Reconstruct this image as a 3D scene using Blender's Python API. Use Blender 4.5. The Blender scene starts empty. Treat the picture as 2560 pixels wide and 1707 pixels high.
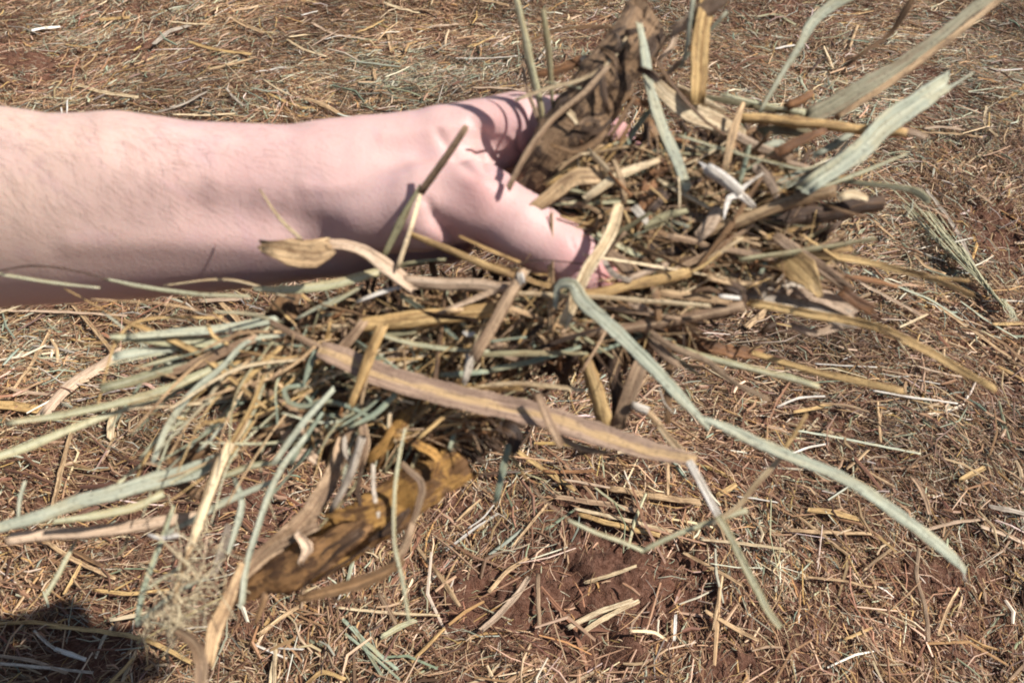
import bpy, math, random
import numpy as np
R = math.radians
rng = np.random.default_rng(11)
random.seed(5)

# ------------------------------------------------------------------ camera, sky, sun, exposure
sc = bpy.context.scene
W0, H0, LENS = 2560.0, 1707.0, 31.0
FPX = LENS / 36.0 * W0
PITCH, CAMH = R(46.0), 0.95
cam_d = bpy.data.cameras.new('camera'); cam = bpy.data.objects.new('camera', cam_d)
sc.collection.objects.link(cam); sc.camera = cam
cam.location = (0, 0, CAMH); cam.rotation_euler = (math.pi / 2 - PITCH, 0, 0)
cam_d.lens = LENS; cam_d.sensor_width = 36; cam_d.clip_start = 0.01; cam_d.clip_end = 500
cam_d.dof.use_dof = True; cam_d.dof.focus_distance = 1.12; cam_d.dof.aperture_fstop = 14.0
sun_vec = np.array([0.56, -0.09, 0.69]); sun_vec /= np.linalg.norm(sun_vec)
elev = math.asin(sun_vec[2]); azim = math.atan2(sun_vec[0], sun_vec[1])
world = bpy.data.worlds.new('World'); sc.world = world; world.use_nodes = True
wn = world.node_tree; bg = wn.nodes['Background']
sky = wn.nodes.new('ShaderNodeTexSky'); sky.sky_type = 'NISHITA'; sky.sun_disc = False
sky.sun_elevation = elev; sky.sun_rotation = azim
wn.links.new(sky.outputs[0], bg.inputs[0]); bg.inputs[1].default_value = 0.065
sun_d = bpy.data.lights.new('sun', 'SUN'); sun = bpy.data.objects.new('sun', sun_d); sc.collection.objects.link(sun)
sun_d.energy = 5.0; sun_d.angle = R(0.53); sun_d.color = (1, 0.965, 0.925)
sun.rotation_euler = (math.acos(sun_vec[2]), 0, math.atan2(sun_vec[1], sun_vec[0]) + math.pi / 2)
sc.view_settings.view_transform = 'Standard'; sc.view_settings.look = 'None'
sc.view_settings.gamma = 1; sc.view_settings.exposure = 0.5
sc.cycles.use_denoising = True; sc.cycles.filter_width = 1.9; sc.cycles.max_bounces = 6; sc.cycles.transparent_max_bounces = 4

# ------------------------------------------------------------------ coordinates
RT = np.array([1.0, 0, 0]); FW = np.array([0, math.cos(PITCH), -math.sin(PITCH)]); UP = np.array([0, math.sin(PITCH), math.cos(PITCH)])
CC = np.array([0, 0, CAMH])
def P(px, py, d):                       # photo pixel + distance in front of the camera -> world point
    return CC + FW * d + RT * ((px - 1280) / FPX * d) + UP * ((853.5 - py) / FPX * d)
def gp(px, py, z=0.0):                  # photo pixel -> point on the ground
    v = FW + RT * ((px - 1280) / FPX) + UP * ((853.5 - py) / FPX)
    return CC + v * ((z - CAMH) / v[2])
def proj(p):
    q = np.asarray(p) - CC; d = q @ FW
    return 1280 + (q @ RT) / d * FPX, 853.5 - (q @ UP) / d * FPX, d

# ------------------------------------------------------------------ value noise (numpy)
def vnoise(x, y, seed):
    r = np.random.default_rng(seed); n = 256
    g = r.random((n, n)); xi = np.floor(x).astype(int); yi = np.floor(y).astype(int)
    fx = x - xi; fy = y - yi; fx = fx * fx * (3 - 2 * fx); fy = fy * fy * (3 - 2 * fy)
    a = g[xi % n, yi % n]; b = g[(xi + 1) % n, yi % n]; c = g[xi % n, (yi + 1) % n]; d = g[(xi + 1) % n, (yi + 1) % n]
    return (a * (1 - fx) + b * fx) * (1 - fy) + (c * (1 - fx) + d * fx) * fy - 0.5

# ------------------------------------------------------------------ materials
def new_mat(name):
    m = bpy.data.materials.new(name); m.use_nodes = True
    nt = m.node_tree; return m, nt, nt.nodes['Principled BSDF'], nt.nodes['Material Output']
def N(nt, t, **kw):
    n = nt.nodes.new(t)
    for k, v in kw.items(): setattr(n, k, v)
    return n
def mixrgb(nt, fac, a, b, mode='MIX'):
    n = N(nt, 'ShaderNodeMix', data_type='RGBA', blend_type=mode)
    for s, v in ((0, fac), (6, a), (7, b)):
        if hasattr(v, 'links'): nt.links.new(v, n.inputs[s])
        else: n.inputs[s].default_value = (*v, 1) if isinstance(v, tuple) else v
    return n.outputs[2]
def ramp(nt, src, lo, hi):
    n = N(nt, 'ShaderNodeMapRange'); n.inputs[1].default_value = lo; n.inputs[2].default_value = hi
    nt.links.new(src, n.inputs[0]); return n.outputs[0]
def noise(nt, vec, scale, detail=3, rough=0.55, dist=0):
    n = N(nt, 'ShaderNodeTexNoise'); n.inputs['Scale'].default_value = scale; n.inputs['Detail'].default_value = detail
    n.inputs['Roughness'].default_value = rough; n.inputs['Distortion'].default_value = dist
    nt.links.new(vec, n.inputs['Vector']); return n.outputs[0]
def translucent_out(nt, bsdf, out, colour, amount):
    tr = N(nt, 'ShaderNodeBsdfTranslucent'); mx = N(nt, 'ShaderNodeMixShader'); mx.inputs[0].default_value = amount
    nt.links.new(colour, tr.inputs[0]); nt.links.new(bsdf.outputs[0], mx.inputs[1]); nt.links.new(tr.outputs[0], mx.inputs[2])
    nt.links.new(mx.outputs[0], out.inputs[0])
def fibre_mat(name, c1, c2, c3, mottle=0.35, mscale=90, rough=0.6, transl=0.12, bump=0.5, iso=0.0, vein=None):
    m, nt, b, out = new_mat(name)
    uv = N(nt, 'ShaderNodeUVMap'); oi = N(nt, 'ShaderNodeObjectInfo'); tc = N(nt, 'ShaderNodeTexCoord')
    sc_ = N(nt, 'ShaderNodeVectorMath', operation='SCALE'); sc_.inputs[0].default_value = (37, 17, 29); nt.links.new(oi.outputs['Random'], sc_.inputs['Scale'])
    def vec(src_, scale):
        mp = N(nt, 'ShaderNodeMapping'); mp.inputs['Scale'].default_value = scale; nt.links.new(src_, mp.inputs[0])
        off = N(nt, 'ShaderNodeVectorMath', operation='ADD'); nt.links.new(mp.outputs[0], off.inputs[0]); nt.links.new(sc_.outputs[0], off.inputs[1]); return off.outputs[0]
    st = noise(nt, vec(uv.outputs[0], (8, 0.16, 1)), 1.0, 4, 0.65); fine = noise(nt, vec(uv.outputs[0], (22, 0.3, 1)), 1.0, 2, 0.6); blot = noise(nt, vec(uv.outputs[0], (2.6, 0.55, 1)), 1.0, 4, 0.65, 0.3)
    mo = noise(nt, vec(tc.outputs['Object'], (1, 1, 1)), mscale, 4, 0.65, 0.4); sp = noise(nt, vec(tc.outputs['Object'], (1, 1, 1)), 620, 2, 0.5)
    mm = N(nt, 'ShaderNodeMix'); mm.inputs[0].default_value = iso; nt.links.new(blot, mm.inputs[2]); nt.links.new(mo, mm.inputs[3]); mo = mm.outputs[0]
    def times(x, k):
        q = N(nt, 'ShaderNodeMath', operation='MULTIPLY'); nt.links.new(x, q.inputs[0]); q.inputs[1].default_value = k; return q.outputs[0]
    col = mixrgb(nt, times(ramp(nt, st, 0.40, 0.60), 0.6 if iso > 0.5 else 1.0), c1, c2)
    col = mixrgb(nt, times(ramp(nt, mo, 0.48, 0.54 if iso > 0.5 else 0.60), mottle), col, c3)
    if vein:
        su = N(nt, 'ShaderNodeSeparateXYZ'); nt.links.new(uv.outputs[0], su.inputs[0]); a0 = N(nt, 'ShaderNodeMath', operation='ADD'); nt.links.new(su.outputs[0], a0.inputs[0])
        a1 = N(nt, 'ShaderNodeMath', operation='MULTIPLY_ADD'); nt.links.new(blot, a1.inputs[0]); a1.inputs[1].default_value = vein[0] * 7; a1.inputs[2].default_value = -vein[0] * 3.5; nt.links.new(a1.outputs[0], a0.inputs[1])
        ab = N(nt, 'ShaderNodeMath', operation='ABSOLUTE'); nt.links.new(a0.outputs[0], ab.inputs[0])
        col = mixrgb(nt, times(ramp(nt, ab.outputs[0], vein[0] * 1.4, vein[0] * 0.5), vein[2]), col, vein[1])
    col = mixrgb(nt, times(ramp(nt, fine, 0.52, 0.62), 0.15 if iso > 0.5 else (0.3 if transl > 0.15 else 0.48)), col, tuple(v * 0.38 for v in c2))
    col = mixrgb(nt, times(ramp(nt, fine, 0.44, 0.34), 0.35), col, tuple(min(0.85, v * 1.35) for v in c1))
    col = mixrgb(nt, times(ramp(nt, sp, 0.58, 0.66), 0.4), col, (0.05, 0.028, 0.016))
    hs = N(nt, 'ShaderNodeHueSaturation'); nt.links.new(col, hs.inputs['Color'])
    vv = N(nt, 'ShaderNodeMapRange'); vv.inputs[3].default_value = 0.86; vv.inputs[4].default_value = 1.32
    nt.links.new(oi.outputs['Random'], vv.inputs[0]); nt.links.new(vv.outputs[0], hs.inputs['Value'])
    nt.links.new(hs.outputs[0], b.inputs['Base Color']); b.inputs['Roughness'].default_value = rough; b.inputs['Specular IOR Level'].default_value = 0.4
    ad = N(nt, 'ShaderNodeMath', operation='ADD'); nt.links.new(st, ad.inputs[0]); nt.links.new(mo, ad.inputs[1]); ad2 = N(nt, 'ShaderNodeMath', operation='ADD'); nt.links.new(ad.outputs[0], ad2.inputs[0]); nt.links.new(times(fine, 0.5), ad2.inputs[1])
    bp = N(nt, 'ShaderNodeBump'); bp.inputs['Strength'].default_value = bump; bp.inputs['Distance'].default_value = 0.0022
    nt.links.new(ad2.outputs[0], bp.inputs['Height']); nt.links.new(bp.outputs[0], b.inputs['Normal'])
    translucent_out(nt, b, out, hs.outputs[0], transl)
    return m
MATS = dict(
    tan=fibre_mat('tan_straw', (0.64, 0.44, 0.24), (0.38, 0.235, 0.115), (0.17, 0.095, 0.045), 0.8),
    pale=fibre_mat('pale_straw', (0.76, 0.60, 0.38), (0.52, 0.37, 0.20), (0.30, 0.185, 0.09), 0.7),
    gold=fibre_mat('golden_straw', (0.66, 0.445, 0.19), (0.42, 0.25, 0.095), (0.20, 0.11, 0.04), 0.8),
    ggreen=fibre_mat('grey_green_leaf', (0.455, 0.46, 0.345), (0.32, 0.335, 0.24), (0.46, 0.40, 0.24), 0.6, vein=(0.03, (0.60, 0.58, 0.42), 0.7), transl=0.2),
    pgreen=fibre_mat('pale_green_leaf', (0.52, 0.485, 0.29), (0.36, 0.335, 0.19), (0.48, 0.37, 0.19), 0.7, vein=(0.03, (0.60, 0.58, 0.42), 0.7), transl=0.2),
    green=fibre_mat('blue_green_leaf', (0.33, 0.365, 0.26), (0.20, 0.235, 0.165), (0.38, 0.32, 0.17), 0.7, transl=0.2),
    olive=fibre_mat('olive_leaf', (0.31, 0.275, 0.155), (0.19, 0.165, 0.09), (0.20, 0.13, 0.06), 0.6, transl=0.2),
    mauve=fibre_mat('weathered_stalk', (0.49, 0.335, 0.20), (0.27, 0.165, 0.095), (0.13, 0.075, 0.042), 0.55),
    mauvegold=fibre_mat('weathered_golden_stalk', (0.36, 0.245, 0.165), (0.215, 0.135, 0.09), (0.12, 0.07, 0.045), 0.45, vein=(0.12, (0.55, 0.36, 0.15), 0.55)),
    brown=fibre_mat('brown_husk', (0.29, 0.165, 0.075), (0.14, 0.075, 0.034), (0.06, 0.033, 0.018), 0.6),
    rust=fibre_mat('rusty_husk', (0.32, 0.15, 0.058), (0.17, 0.075, 0.03), (0.07, 0.035, 0.018), 0.6),
    dark=fibre_mat('dark_husk_and_shade', (0.095, 0.052, 0.026), (0.04, 0.021, 0.012), (0.02, 0.011, 0.007), 0.6),  # dark husk colour, also used as painted shade deep in the bunch
    mottled=fibre_mat('mottled_stalk', (0.38, 0.235, 0.125), (0.23, 0.135, 0.07), (0.055, 0.03, 0.017), 0.95, mscale=110, bump=1.0, iso=0.85),
    orange=fibre_mat('orange_rotting_stalk', (0.56, 0.305, 0.085), (0.38, 0.185, 0.05), (0.18, 0.088, 0.035), 0.95, mscale=85, bump=1.0, transl=0.2, iso=0.7),
    drygreen=fibre_mat('dry_green_leaf', (0.40, 0.355, 0.23), (0.27, 0.25, 0.16), (0.30, 0.21, 0.12), 0.6, transl=0.22),
    amber=fibre_mat('amber_husk', (0.34, 0.18, 0.07), (0.19, 0.095, 0.037), (0.06, 0.028, 0.014), 0.9, mscale=120, bump=1.0, transl=0.2, iso=0.6),
    white=fibre_mat('bleached_straw', (0.76, 0.70, 0.61), (0.62, 0.54, 0.43), (0.42, 0.33, 0.23), 0.5),
    pink=fibre_mat('pinkish_husk', (0.60, 0.44, 0.30), (0.40, 0.27, 0.17), (0.24, 0.15, 0.085), 0.4),
    grey=fibre_mat('grey_husk', (0.52, 0.44, 0.34), (0.30, 0.235, 0.17), (0.14, 0.10, 0.07), 0.65),
)
COLWORD = dict(tan='tan', pale='pale straw-coloured', gold='golden', ggreen='grey-green', pgreen='pale green', green='blue-green', olive='olive', mauve='weathered brown', mauvegold='brown and gold', brown='brown', rust='rusty', drygreen='dull green', amber='amber', dark='dark brown', mottled='mottled brown', orange='orange', white='bleached white', pink='pinkish tan', grey='grey')

# ------------------------------------------------------------------ strands
def catmull(pts, ws, n):
    pts = np.asarray(pts, float); ws = np.asarray(ws, float)
    if len(pts) == 2:
        t = np.linspace(0, 1, n)[:, None]; return pts[0] * (1 - t) + pts[1] * t, ws[0] * (1 - t[:, 0]) + ws[1] * t[:, 0]
    seg = np.linalg.norm(np.diff(pts, axis=0), axis=1); cum = np.r_[0, np.cumsum(seg)]
    tan = np.gradient(pts, cum, axis=0)
    s = np.linspace(0, cum[-1], n); i = np.clip(np.searchsorted(cum, s, side='right') - 1, 0, len(seg) - 1)
    h = seg[i]; u = (s - cum[i]) / h; u2, u3 = u * u, u * u * u
    a = (2 * u3 - 3 * u2 + 1)[:, None]; b = ((u3 - 2 * u2 + u) * h)[:, None]; c = (-2 * u3 + 3 * u2)[:, None]; d = ((u3 - u2) * h)[:, None]
    return a * pts[i] + b * tan[i] + c * pts[i + 1] + d * tan[i + 1], np.interp(s, cum, ws)
PROFILE = dict(q=(1.1, 0, 0), f=(0.10, 0.16, 0), v=(0.10, 0, 0.55), h=(0.14, 0.0, -1), t=(2.0, 0, 0))
def strand_geo(pts, ws, prof='f', roll=0.0, twist=0.0, rag=0.9, facing=None, wob=0.22, m=None, rr=None, rough=0.05, crump=0.0, node=False):
    rr = rr or random
    pts = np.asarray(pts, float); L = np.sum(np.linalg.norm(np.diff(pts, axis=0), axis=1)); wm = float(np.max(ws))
    n = int(np.clip(L / max(0.0025, wm * (0.13 if crump else 0.35)), 6, 70))
    p, w = catmull(pts, ws, n)
    # natural wobble and uneven width
    k = np.arange(n); ph = rr.random() * 6.28; f1 = 0.35 + rr.random() * 0.4
    w = w * (1 + 0.04 * np.sin(k * f1 * 1.7 + ph) + 0.03 * np.sin(k * 2.1 + ph * 2))
    if node and L > 0.05:
        for nf in (0.3 + 0.15 * rr.random(), 0.75 + 0.1 * rr.random()): w = w * (1 + 0.28 * np.exp(-((k / n - nf) * L / 0.0016) ** 2))
    T = np.gradient(p, axis=0); T /= np.linalg.norm(T, axis=1)[:, None]
    V = (p - CC) if facing is None else np.tile(facing, (n, 1))
    V = V / np.linalg.norm(V, axis=1)[:, None]
    S = np.cross(T, V); S /= np.maximum(np.linalg.norm(S, axis=1), 1e-6)[:, None]; Nn = np.cross(S, T)
    p = p + S * (wob * wm * 0.12 * np.sin(k * f1 + ph))[:, None] + Nn * (wob * wm * 0.2 * np.sin(k * f1 * 0.8 + ph * 3))[:, None]
    ang = roll + twist * np.linspace(-0.5, 0.5, n) + 0.07 * np.sin(k * 0.5 + ph)
    if prof != 't': w = w / np.maximum(0.55, np.abs(np.cos(ang)))
    ca, sa = np.cos(ang)[:, None], np.sin(ang)[:, None]
    S2 = S * ca + Nn * sa; N2 = Nn * ca - S * sa
    th, c2, kk = PROFILE[prof]; m = m or (28 if crump else (14 if wm > 0.009 else 10))
    a = np.arange(m) / m * 2 * math.pi; cx = np.cos(a); sy = np.sin(a)
    g = c2 * cx * cx + (kk * np.abs(cx) if kk > 0 else 0) + (0.45 * np.sqrt(np.maximum(0, 1 - cx * cx * 0.96)) if kk < 0 else 0)
    y = -g + th * 0.5 * sy
    if prof == 't': y = sy
    hw = (w / 2)[:, None]
    thmin = 0.00016 / np.maximum(hw, 1e-5)
    yy = y[None, :] + (np.sign(sy) * thmin if prof != 't' else 0)
    X = cx[None, :] * hw; Y = yy * hw
    if prof in 'fvh' and wm > 0.0045 and not crump and facing is None: crump = 0.16
    if prof == 't': rough *= 0.3
    if rough > 0:
        rs = np.random.default_rng(rr.randrange(1 << 30)); q = 1 + rough * (rs.random((n, m)) - 0.5); X = X * q + (rs.random((n, 1)) - 0.5) * rough * hw * 0.8; Y = Y * q
    if crump:
        o_ = rr.random() * 90; uu = np.tile(a[None] * 1.1, (n, 1)); ss = np.tile((k * (L / n) / wm)[:, None], (1, m)); cr = vnoise(uu * 1.3 + o_, ss * 2.6 + o_, 61) + 0.55 * vnoise(uu * 2.6 + o_, ss * 6 + o_, 62) + 0.3 * vnoise(uu * 6 + o_, ss * 11 + o_, 63)
        X = X * (1 + 0.5 * crump * cr); Y = Y + cr * crump * hw * 1.0
    v = p[:, None, :] + S2[:, None, :] * X[:, :, None] + N2[:, None, :] * Y[:, :, None]
    rg = np.random.default_rng(rr.randrange(1 << 30))
    jag = rg.random(m) * rag * wm; half = jag.copy()
    half[1:] = half[1:] * 0.6 + half[:-1] * 0.4
    v[0] -= T[0] * half[:, None]; v[-1] += T[-1] * half[::-1, None]
    s = np.r_[0, np.cumsum(np.linalg.norm(np.diff(p, axis=0), axis=1))]
    uv = np.zeros((n, m, 2)); uv[..., 0] = (cx * 0.5)[None, :] * w[:, None] * 100 + (sy > 0) * 0.0; uv[..., 1] = s[:, None] * 100
    idx = np.arange(n * m).reshape(n, m); nx = np.roll(idx, -1, axis=1)
    quads = np.stack([idx[:-1], nx[:-1], nx[1:], idx[1:]], axis=-1).reshape(-1, 4)
    caps = [list(idx[0][::-1]), list(idx[-1])]
    return v.reshape(-1, 3), quads, caps, uv.reshape(-1, 2)
def make_mesh(name, v, quads, caps, uv, mat, smooth=True):
    me = bpy.data.meshes.new(name)
    me.from_pydata([tuple(q) for q in v], [], [list(map(int, q)) for q in quads] + [list(map(int, c)) for c in caps])
    if uv is not None:
        ul = me.uv_layers.new(name='UVMap'); li = np.empty(len(me.loops), int); me.loops.foreach_get('vertex_index', li)
        ul.data.foreach_set('uv', uv[li].astype(np.float32).ravel())
    me.materials.append(mat)
    if smooth: me.polygons.foreach_set('use_smooth', [True] * len(quads) + [False] * len(caps))
    me.update(); return me
def merge(geos):
    V, Q, Cp, U, o = [], [], [], [], 0
    for v, q, c, u in geos:
        V.append(v); Q.append(q + o); Cp += [[i + o for i in k] for k in c]; U.append(u); o += len(v)
    return np.concatenate(V), np.concatenate(Q), Cp, np.concatenate(U)
def link(name, me, loc, parent=None, **props):
    o = bpy.data.objects.new(name, me); sc.collection.objects.link(o); o.location = loc
    if parent: o.parent = parent
    for k, v in props.items():
        if v: o[k] = v
    return o
THINGS = []
def strand_obj(name, cat, label, group, pts, ws, col, prof='f', parent=None, **kw):
    geo = strand_geo(pts, ws, prof, **kw)
    base = geo[0][0].copy(); v = geo[0] - base
    o = link(name, make_mesh(name, v, geo[1], geo[2], geo[3], MATS[col]), tuple(base) if parent is None else tuple(base - np.array(parent.location)), parent)
    if parent is None:
        o['category'] = cat; o['group'] = group
        if label: o['label'] = label
        THINGS.append(dict(o=o, label=label, col=col, w=max(ws), pts=pts, group=group, name=name))
    return o

CROP = dict(A=(0, 200, 2.613), B=(800, 150, 2.613), C=(1240, 0, 2.613), D=(1700, 0, 2.613), E=(600, 550, 2.613), F=(1300, 500, 2.613),
            G=(0, 700, 2.613), H=(300, 1050, 2.386), I=(1100, 1000, 2.613), J=(1700, 1000, 2.613), K=(1700, 450, 2.613),
            L=(0, 1107, 2.613), M=(0, 0, 2.735), N=(700, 0, 3.36), O=(1400, 350, 4.48))
def src(k, pts):
    x0, y0, s = CROP[k]; return [(x0 + x / s, y0 + y / s) for x, y in pts]

# ------------------------------------------------------------------ ground
PATCH = [  # bare soil: px, py, rx, ry, strength
    (1480, 1300, 230, 120, 1.0), (1560, 1440, 240, 150, 1.0), (1350, 1500, 280, 120, 0.95), (2030, 1050, 150, 60, 0.75), (2480, 540, 90, 60, 0.5), (2400, 800, 90, 60, 0.4),
    (90, 165, 220, 60, 0.95), (310, 25, 110, 30, 0.8), (1450, 1620, 320, 90, 0.85), (2330, 1450, 200, 110, 0.85), (2400, 1600, 200, 80, 0.6), (1990, 1560, 200, 80, 0.6), (2420, 1320, 120, 70, 0.55), (1850, 1680, 300, 70, 0.7), (1180, 1250, 120, 90, 0.6), (2100, 1490, 120, 60, 0.6), (1250, 1680, 150, 50, 0.4)]
GREEN = [(300, 120, 400, 60, .3), (1100, 190, 330, 60, 0.9), (2200, 250, 400, 160, 0.75), (60, 860, 160, 60, 0.9), (780, 150, 160, 60, 0.5), (1700, 60, 260, 60, 0.5), (2350, 640, 170, 110, 0.5), (1800, 1400, 150, 60, 0.45), (300, 60, 200, 60, 0.35), (2350, 1050, 200, 80, 0.3), (600, 260, 220, 50, 0.4)]
def blobs(px, py, lst):
    r = np.zeros(np.shape(px))
    for x, y, a, b, s in lst: r = np.maximum(r, s * np.exp(-(((px - x) / a) ** 2 + ((py - y) / b) ** 2)))
    return r
def ground_z(x, y):
    px, py, d = proj(np.stack([x, y, np.zeros_like(x)], -1)); ok = (d > 0.3)
    bare = np.where(ok, blobs(px, py, PATCH), 0)
    z = 0.030 * vnoise(x * 3.1 + 7, y * 3.1 + 3, 1) + 0.016 * vnoise(x * 11, y * 11, 2)
    clod = vnoise(x * 30, y * 30, 3) * 0.009 + np.abs(vnoise(x * 75, y * 75, 4)) * 0.011 + np.abs(vnoise(x * 150, y * 150, 5)) * 0.008
    return z + clod * (0.35 + 2.1 * bare) - 0.004 * bare
def axis(lo, hi, step, far):
    c = np.arange(lo, hi + step / 2, step); out = [c]; g = step; a = hi; ext = []
    while a < far: g *= 1.35; a += g; ext.append(a)
    e2 = []; a = lo; g = step
    while a > -far: g *= 1.35; a -= g; e2.append(a)
    return np.r_[np.array(e2[::-1]), c, np.array(ext)]
gx = axis(-1.7, 1.7, 0.0045, 80); gy = axis(0.2, 2.6, 0.0045, 80)
GX, GY = np.meshgrid(gx, gy); GZ = ground_z(GX, GY)
nx_, ny_ = len(gx), len(gy)
me = bpy.data.meshes.new('ground')
me.vertices.add(nx_ * ny_); me.vertices.foreach_set('co', np.stack([GX, GY, GZ], -1).astype(np.float32).ravel())
idx = np.arange(nx_ * ny_).reshape(ny_, nx_)
q = np.stack([idx[:-1, :-1], idx[:-1, 1:], idx[1:, 1:], idx[1:, :-1]], -1).reshape(-1, 4)
me.loops.add(q.size); me.loops.foreach_set('vertex_index', q.ravel().astype(np.int32))
me.polygons.add(len(q)); me.polygons.foreach_set('loop_start', (np.arange(len(q)) * 4).astype(np.int32)); me.polygons.foreach_set('use_smooth', np.ones(len(q), bool))
me.update(calc_edges=True)
m, nt, b, out = new_mat('red_soil'); tc = N(nt, 'ShaderNodeTexCoord')
n1 = noise(nt, tc.outputs['Object'], 14, 5, 0.7); n2 = noise(nt, tc.outputs['Object'], 160, 4, 0.7); n3 = noise(nt, tc.outputs['Object'], 620, 2, 0.6)
c = mixrgb(nt, ramp(nt, n1, 0.35, 0.65), (0.072, 0.031, 0.019), (0.145, 0.064, 0.038))
c = mixrgb(nt, ramp(nt, n2, 0.4, 0.66), c, (0.19, 0.10, 0.066)); mm = N(nt, 'ShaderNodeMath', operation='MULTIPLY'); nt.links.new(ramp(nt, n3, 0.58, 0.68), mm.inputs[0]); mm.inputs[1].default_value = 0.6
c = mixrgb(nt, mm.outputs[0], c, (0.07, 0.028, 0.016)); nt.links.new(c, b.inputs['Base Color']); b.inputs['Roughness'].default_value = 0.95; b.inputs['Specular IOR Level'].default_value = 0.15
bp = N(nt, 'ShaderNodeBump'); bp.inputs['Strength'].default_value = 0.8; bp.inputs['Distance'].default_value = 0.004
ad = N(nt, 'ShaderNodeMath', operation='ADD'); nt.links.new(n2, ad.inputs[0]); nt.links.new(n3, ad.inputs[1]); nt.links.new(ad.outputs[0], bp.inputs['Height']); nt.links.new(bp.outputs[0], b.inputs['Normal'])
me.materials.append(m)
link('ground', me, (0, 0, 0), kind='structure')

# ------------------------------------------------------------------ straw litter covering the ground (uncountable)
PAL = (lambda q: q * 0.89 + q.mean(1, keepdims=True) * 0.12)(np.array([(0.42, 0.275, 0.15), (0.58, 0.44, 0.275), (0.30, 0.175, 0.085), (0.185, 0.095, 0.05), (0.25, 0.125, 0.07), (0.31, 0.33, 0.225), (0.22, 0.265, 0.19), (0.68, 0.60, 0.48), (0.095, 0.05, 0.028), (0.47, 0.29, 0.095), (0.46, 0.46, 0.34)])) * np.array([1.08, 1.03, 0.98])
W_BROWN = np.array([26, 10, 25, 20, 10, 3, 2, 1.6, 9, 8, 3.0]); W_GREEN = np.array([14, 12, 9, 6, 3, 20, 14, 5, 4, 2, 14.0])
def litter(n, lmin, lmax, wmin, wmax, hmax, tilt, seed, keepbare=0.85, region=(-1.75, 1.75, 0.2, 2.75)):
    r = np.random.default_rng(seed)
    x = r.uniform(region[0], region[1], n); y = r.uniform(region[2], region[3], n)
    px, py, d = proj(np.stack([x, y, np.zeros(n)], -1))
    bare = blobs(px, py, PATCH); clump = vnoise(x * 6, y * 6, 21) + 0.6 * vnoise(x * 16, y * 16, 22)
    keep = (px > -420) & (px < 2980) & (py > -330) & (py < 2050) & (r.random(n) < (1 - keepbare * bare) * np.clip(0.9 + 1.2 * clump, 0.2, 1))
    x, y, px, py = x[keep], y[keep], px[keep], py[keep]; n = len(x)
    L = lmin * (lmax / lmin) ** (r.random(n) ** 1.6); w = wmin * (wmax / wmin) ** (r.random(n) ** 1.4)
    flow = 2.2 * (vnoise(x * 2.3, y * 2.3, 31)) * math.pi
    a = np.where(r.random(n) < 0.5, r.random(n) * 2 * math.pi, flow + r.normal(0, 0.5, n))
    el = r.normal(0, tilt, n)
    z = ground_z(x, y) + r.random(n) ** 1.5 * hmax + 0.001
    g = blobs(px, py, GREEN) + 0.5 * np.clip(vnoise(x * 5, y * 5, 41) + 0.1, 0, 1)
    wt = W_BROWN[None] * (1 - np.clip(g, 0, 1)[:, None]) + W_GREEN[None] * np.clip(g, 0, 1)[:, None]
    cw = np.cumsum(wt, 1); cw /= cw[:, -1:]; ci = (r.random(n)[:, None] > cw).sum(1)
    tone = np.clip(1 + 0.55 * vnoise(x * 4.3, y * 4.3, 71) + 0.35 * vnoise(x * 12, y * 12, 72), 0.6, 1.3)[:, None]  # random lighter and darker areas across the litter
    col = PAL[ci] * tone * r.uniform(0.72, 1.25, (n, 1)) * (1 + r.normal(0, 0.05, (n, 3)))
    t = np.stack([np.cos(a) * np.cos(el), np.sin(a) * np.cos(el), np.sin(el)], -1)
    s = np.stack([-np.sin(a), np.cos(a), np.zeros(n)], -1); up = np.cross(t, s)
    ro = r.normal(0, 0.55, n)[:, None]; s2 = s * np.cos(ro) + up * np.sin(ro); u2 = up * np.cos(ro) - s * np.sin(ro)
    bend = r.normal(0, 0.09, n)[:, None]; bz = np.abs(r.normal(0, 0.05, n))[:, None]
    c0 = np.stack([x, y, z], -1); rows = []
    for f, ww in ((-0.5, 0.75), (0.0, 1.0), (0.5, 0.65)):
        cc = c0 + t * (L * f)[:, None] + (s * bend + up * (-bz)) * (4 * f * f * L)[:, None]
        for e, hh in ((-0.5, 0), (0, 0.32), (0.5, 0)):
            rows.append(cc + s2 * (w * e * ww)[:, None] + u2 * (w * hh * ww)[:, None])
    v = np.stack(rows, 1); px2, py2, _ = proj(v[:, 4])
    v[..., 2] = np.maximum(v[..., 2], ground_z(v[..., 0], v[..., 1]) + 0.0005)
    F = np.array([(0, 1, 4, 3), (1, 2, 5, 4), (3, 4, 7, 6), (4, 5, 8, 7)])
    q = (np.arange(n)[:, None, None] * 9 + F[None]).reshape(-1, 4)
    uvr = np.stack([np.tile(np.array([0, .5, 1.0] * 3), (n, 1)) * w[:, None] * 100, np.repeat(np.array([0, .5, 1.0]), 3)[None] * L[:, None] * 100 + r.random((n, 1)) * 500], -1)
    return v.reshape(-1, 3), q, np.repeat(col, 9, axis=0), uvr.reshape(-1, 2)
parts = [litter(600000, 0.005, 0.040, 0.0003, 0.0012, 0.011, 0.2, 51, 0.82), litter(260000, 0.010, 0.075, 0.0008, 0.0028, 0.014, 0.10, 52, 0.97), litter(33000, 0.02, 0.12, 0.0020, 0.0058, 0.017, 0.06, 53, 0.99)]
vo = 0; VV, QQ, CL, UU = [], [], [], []
for v, q, c, u in parts: VV.append(v); QQ.append(q + vo); CL.append(c); UU.append(u); vo += len(v)
VV = np.concatenate(VV); QQ = np.concatenate(QQ); CL = np.clip(np.concatenate(CL), 0, 1); UU = np.concatenate(UU)
me = bpy.data.meshes.new('straw_litter'); me.vertices.add(len(VV)); me.vertices.foreach_set('co', VV.astype(np.float32).ravel())
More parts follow.
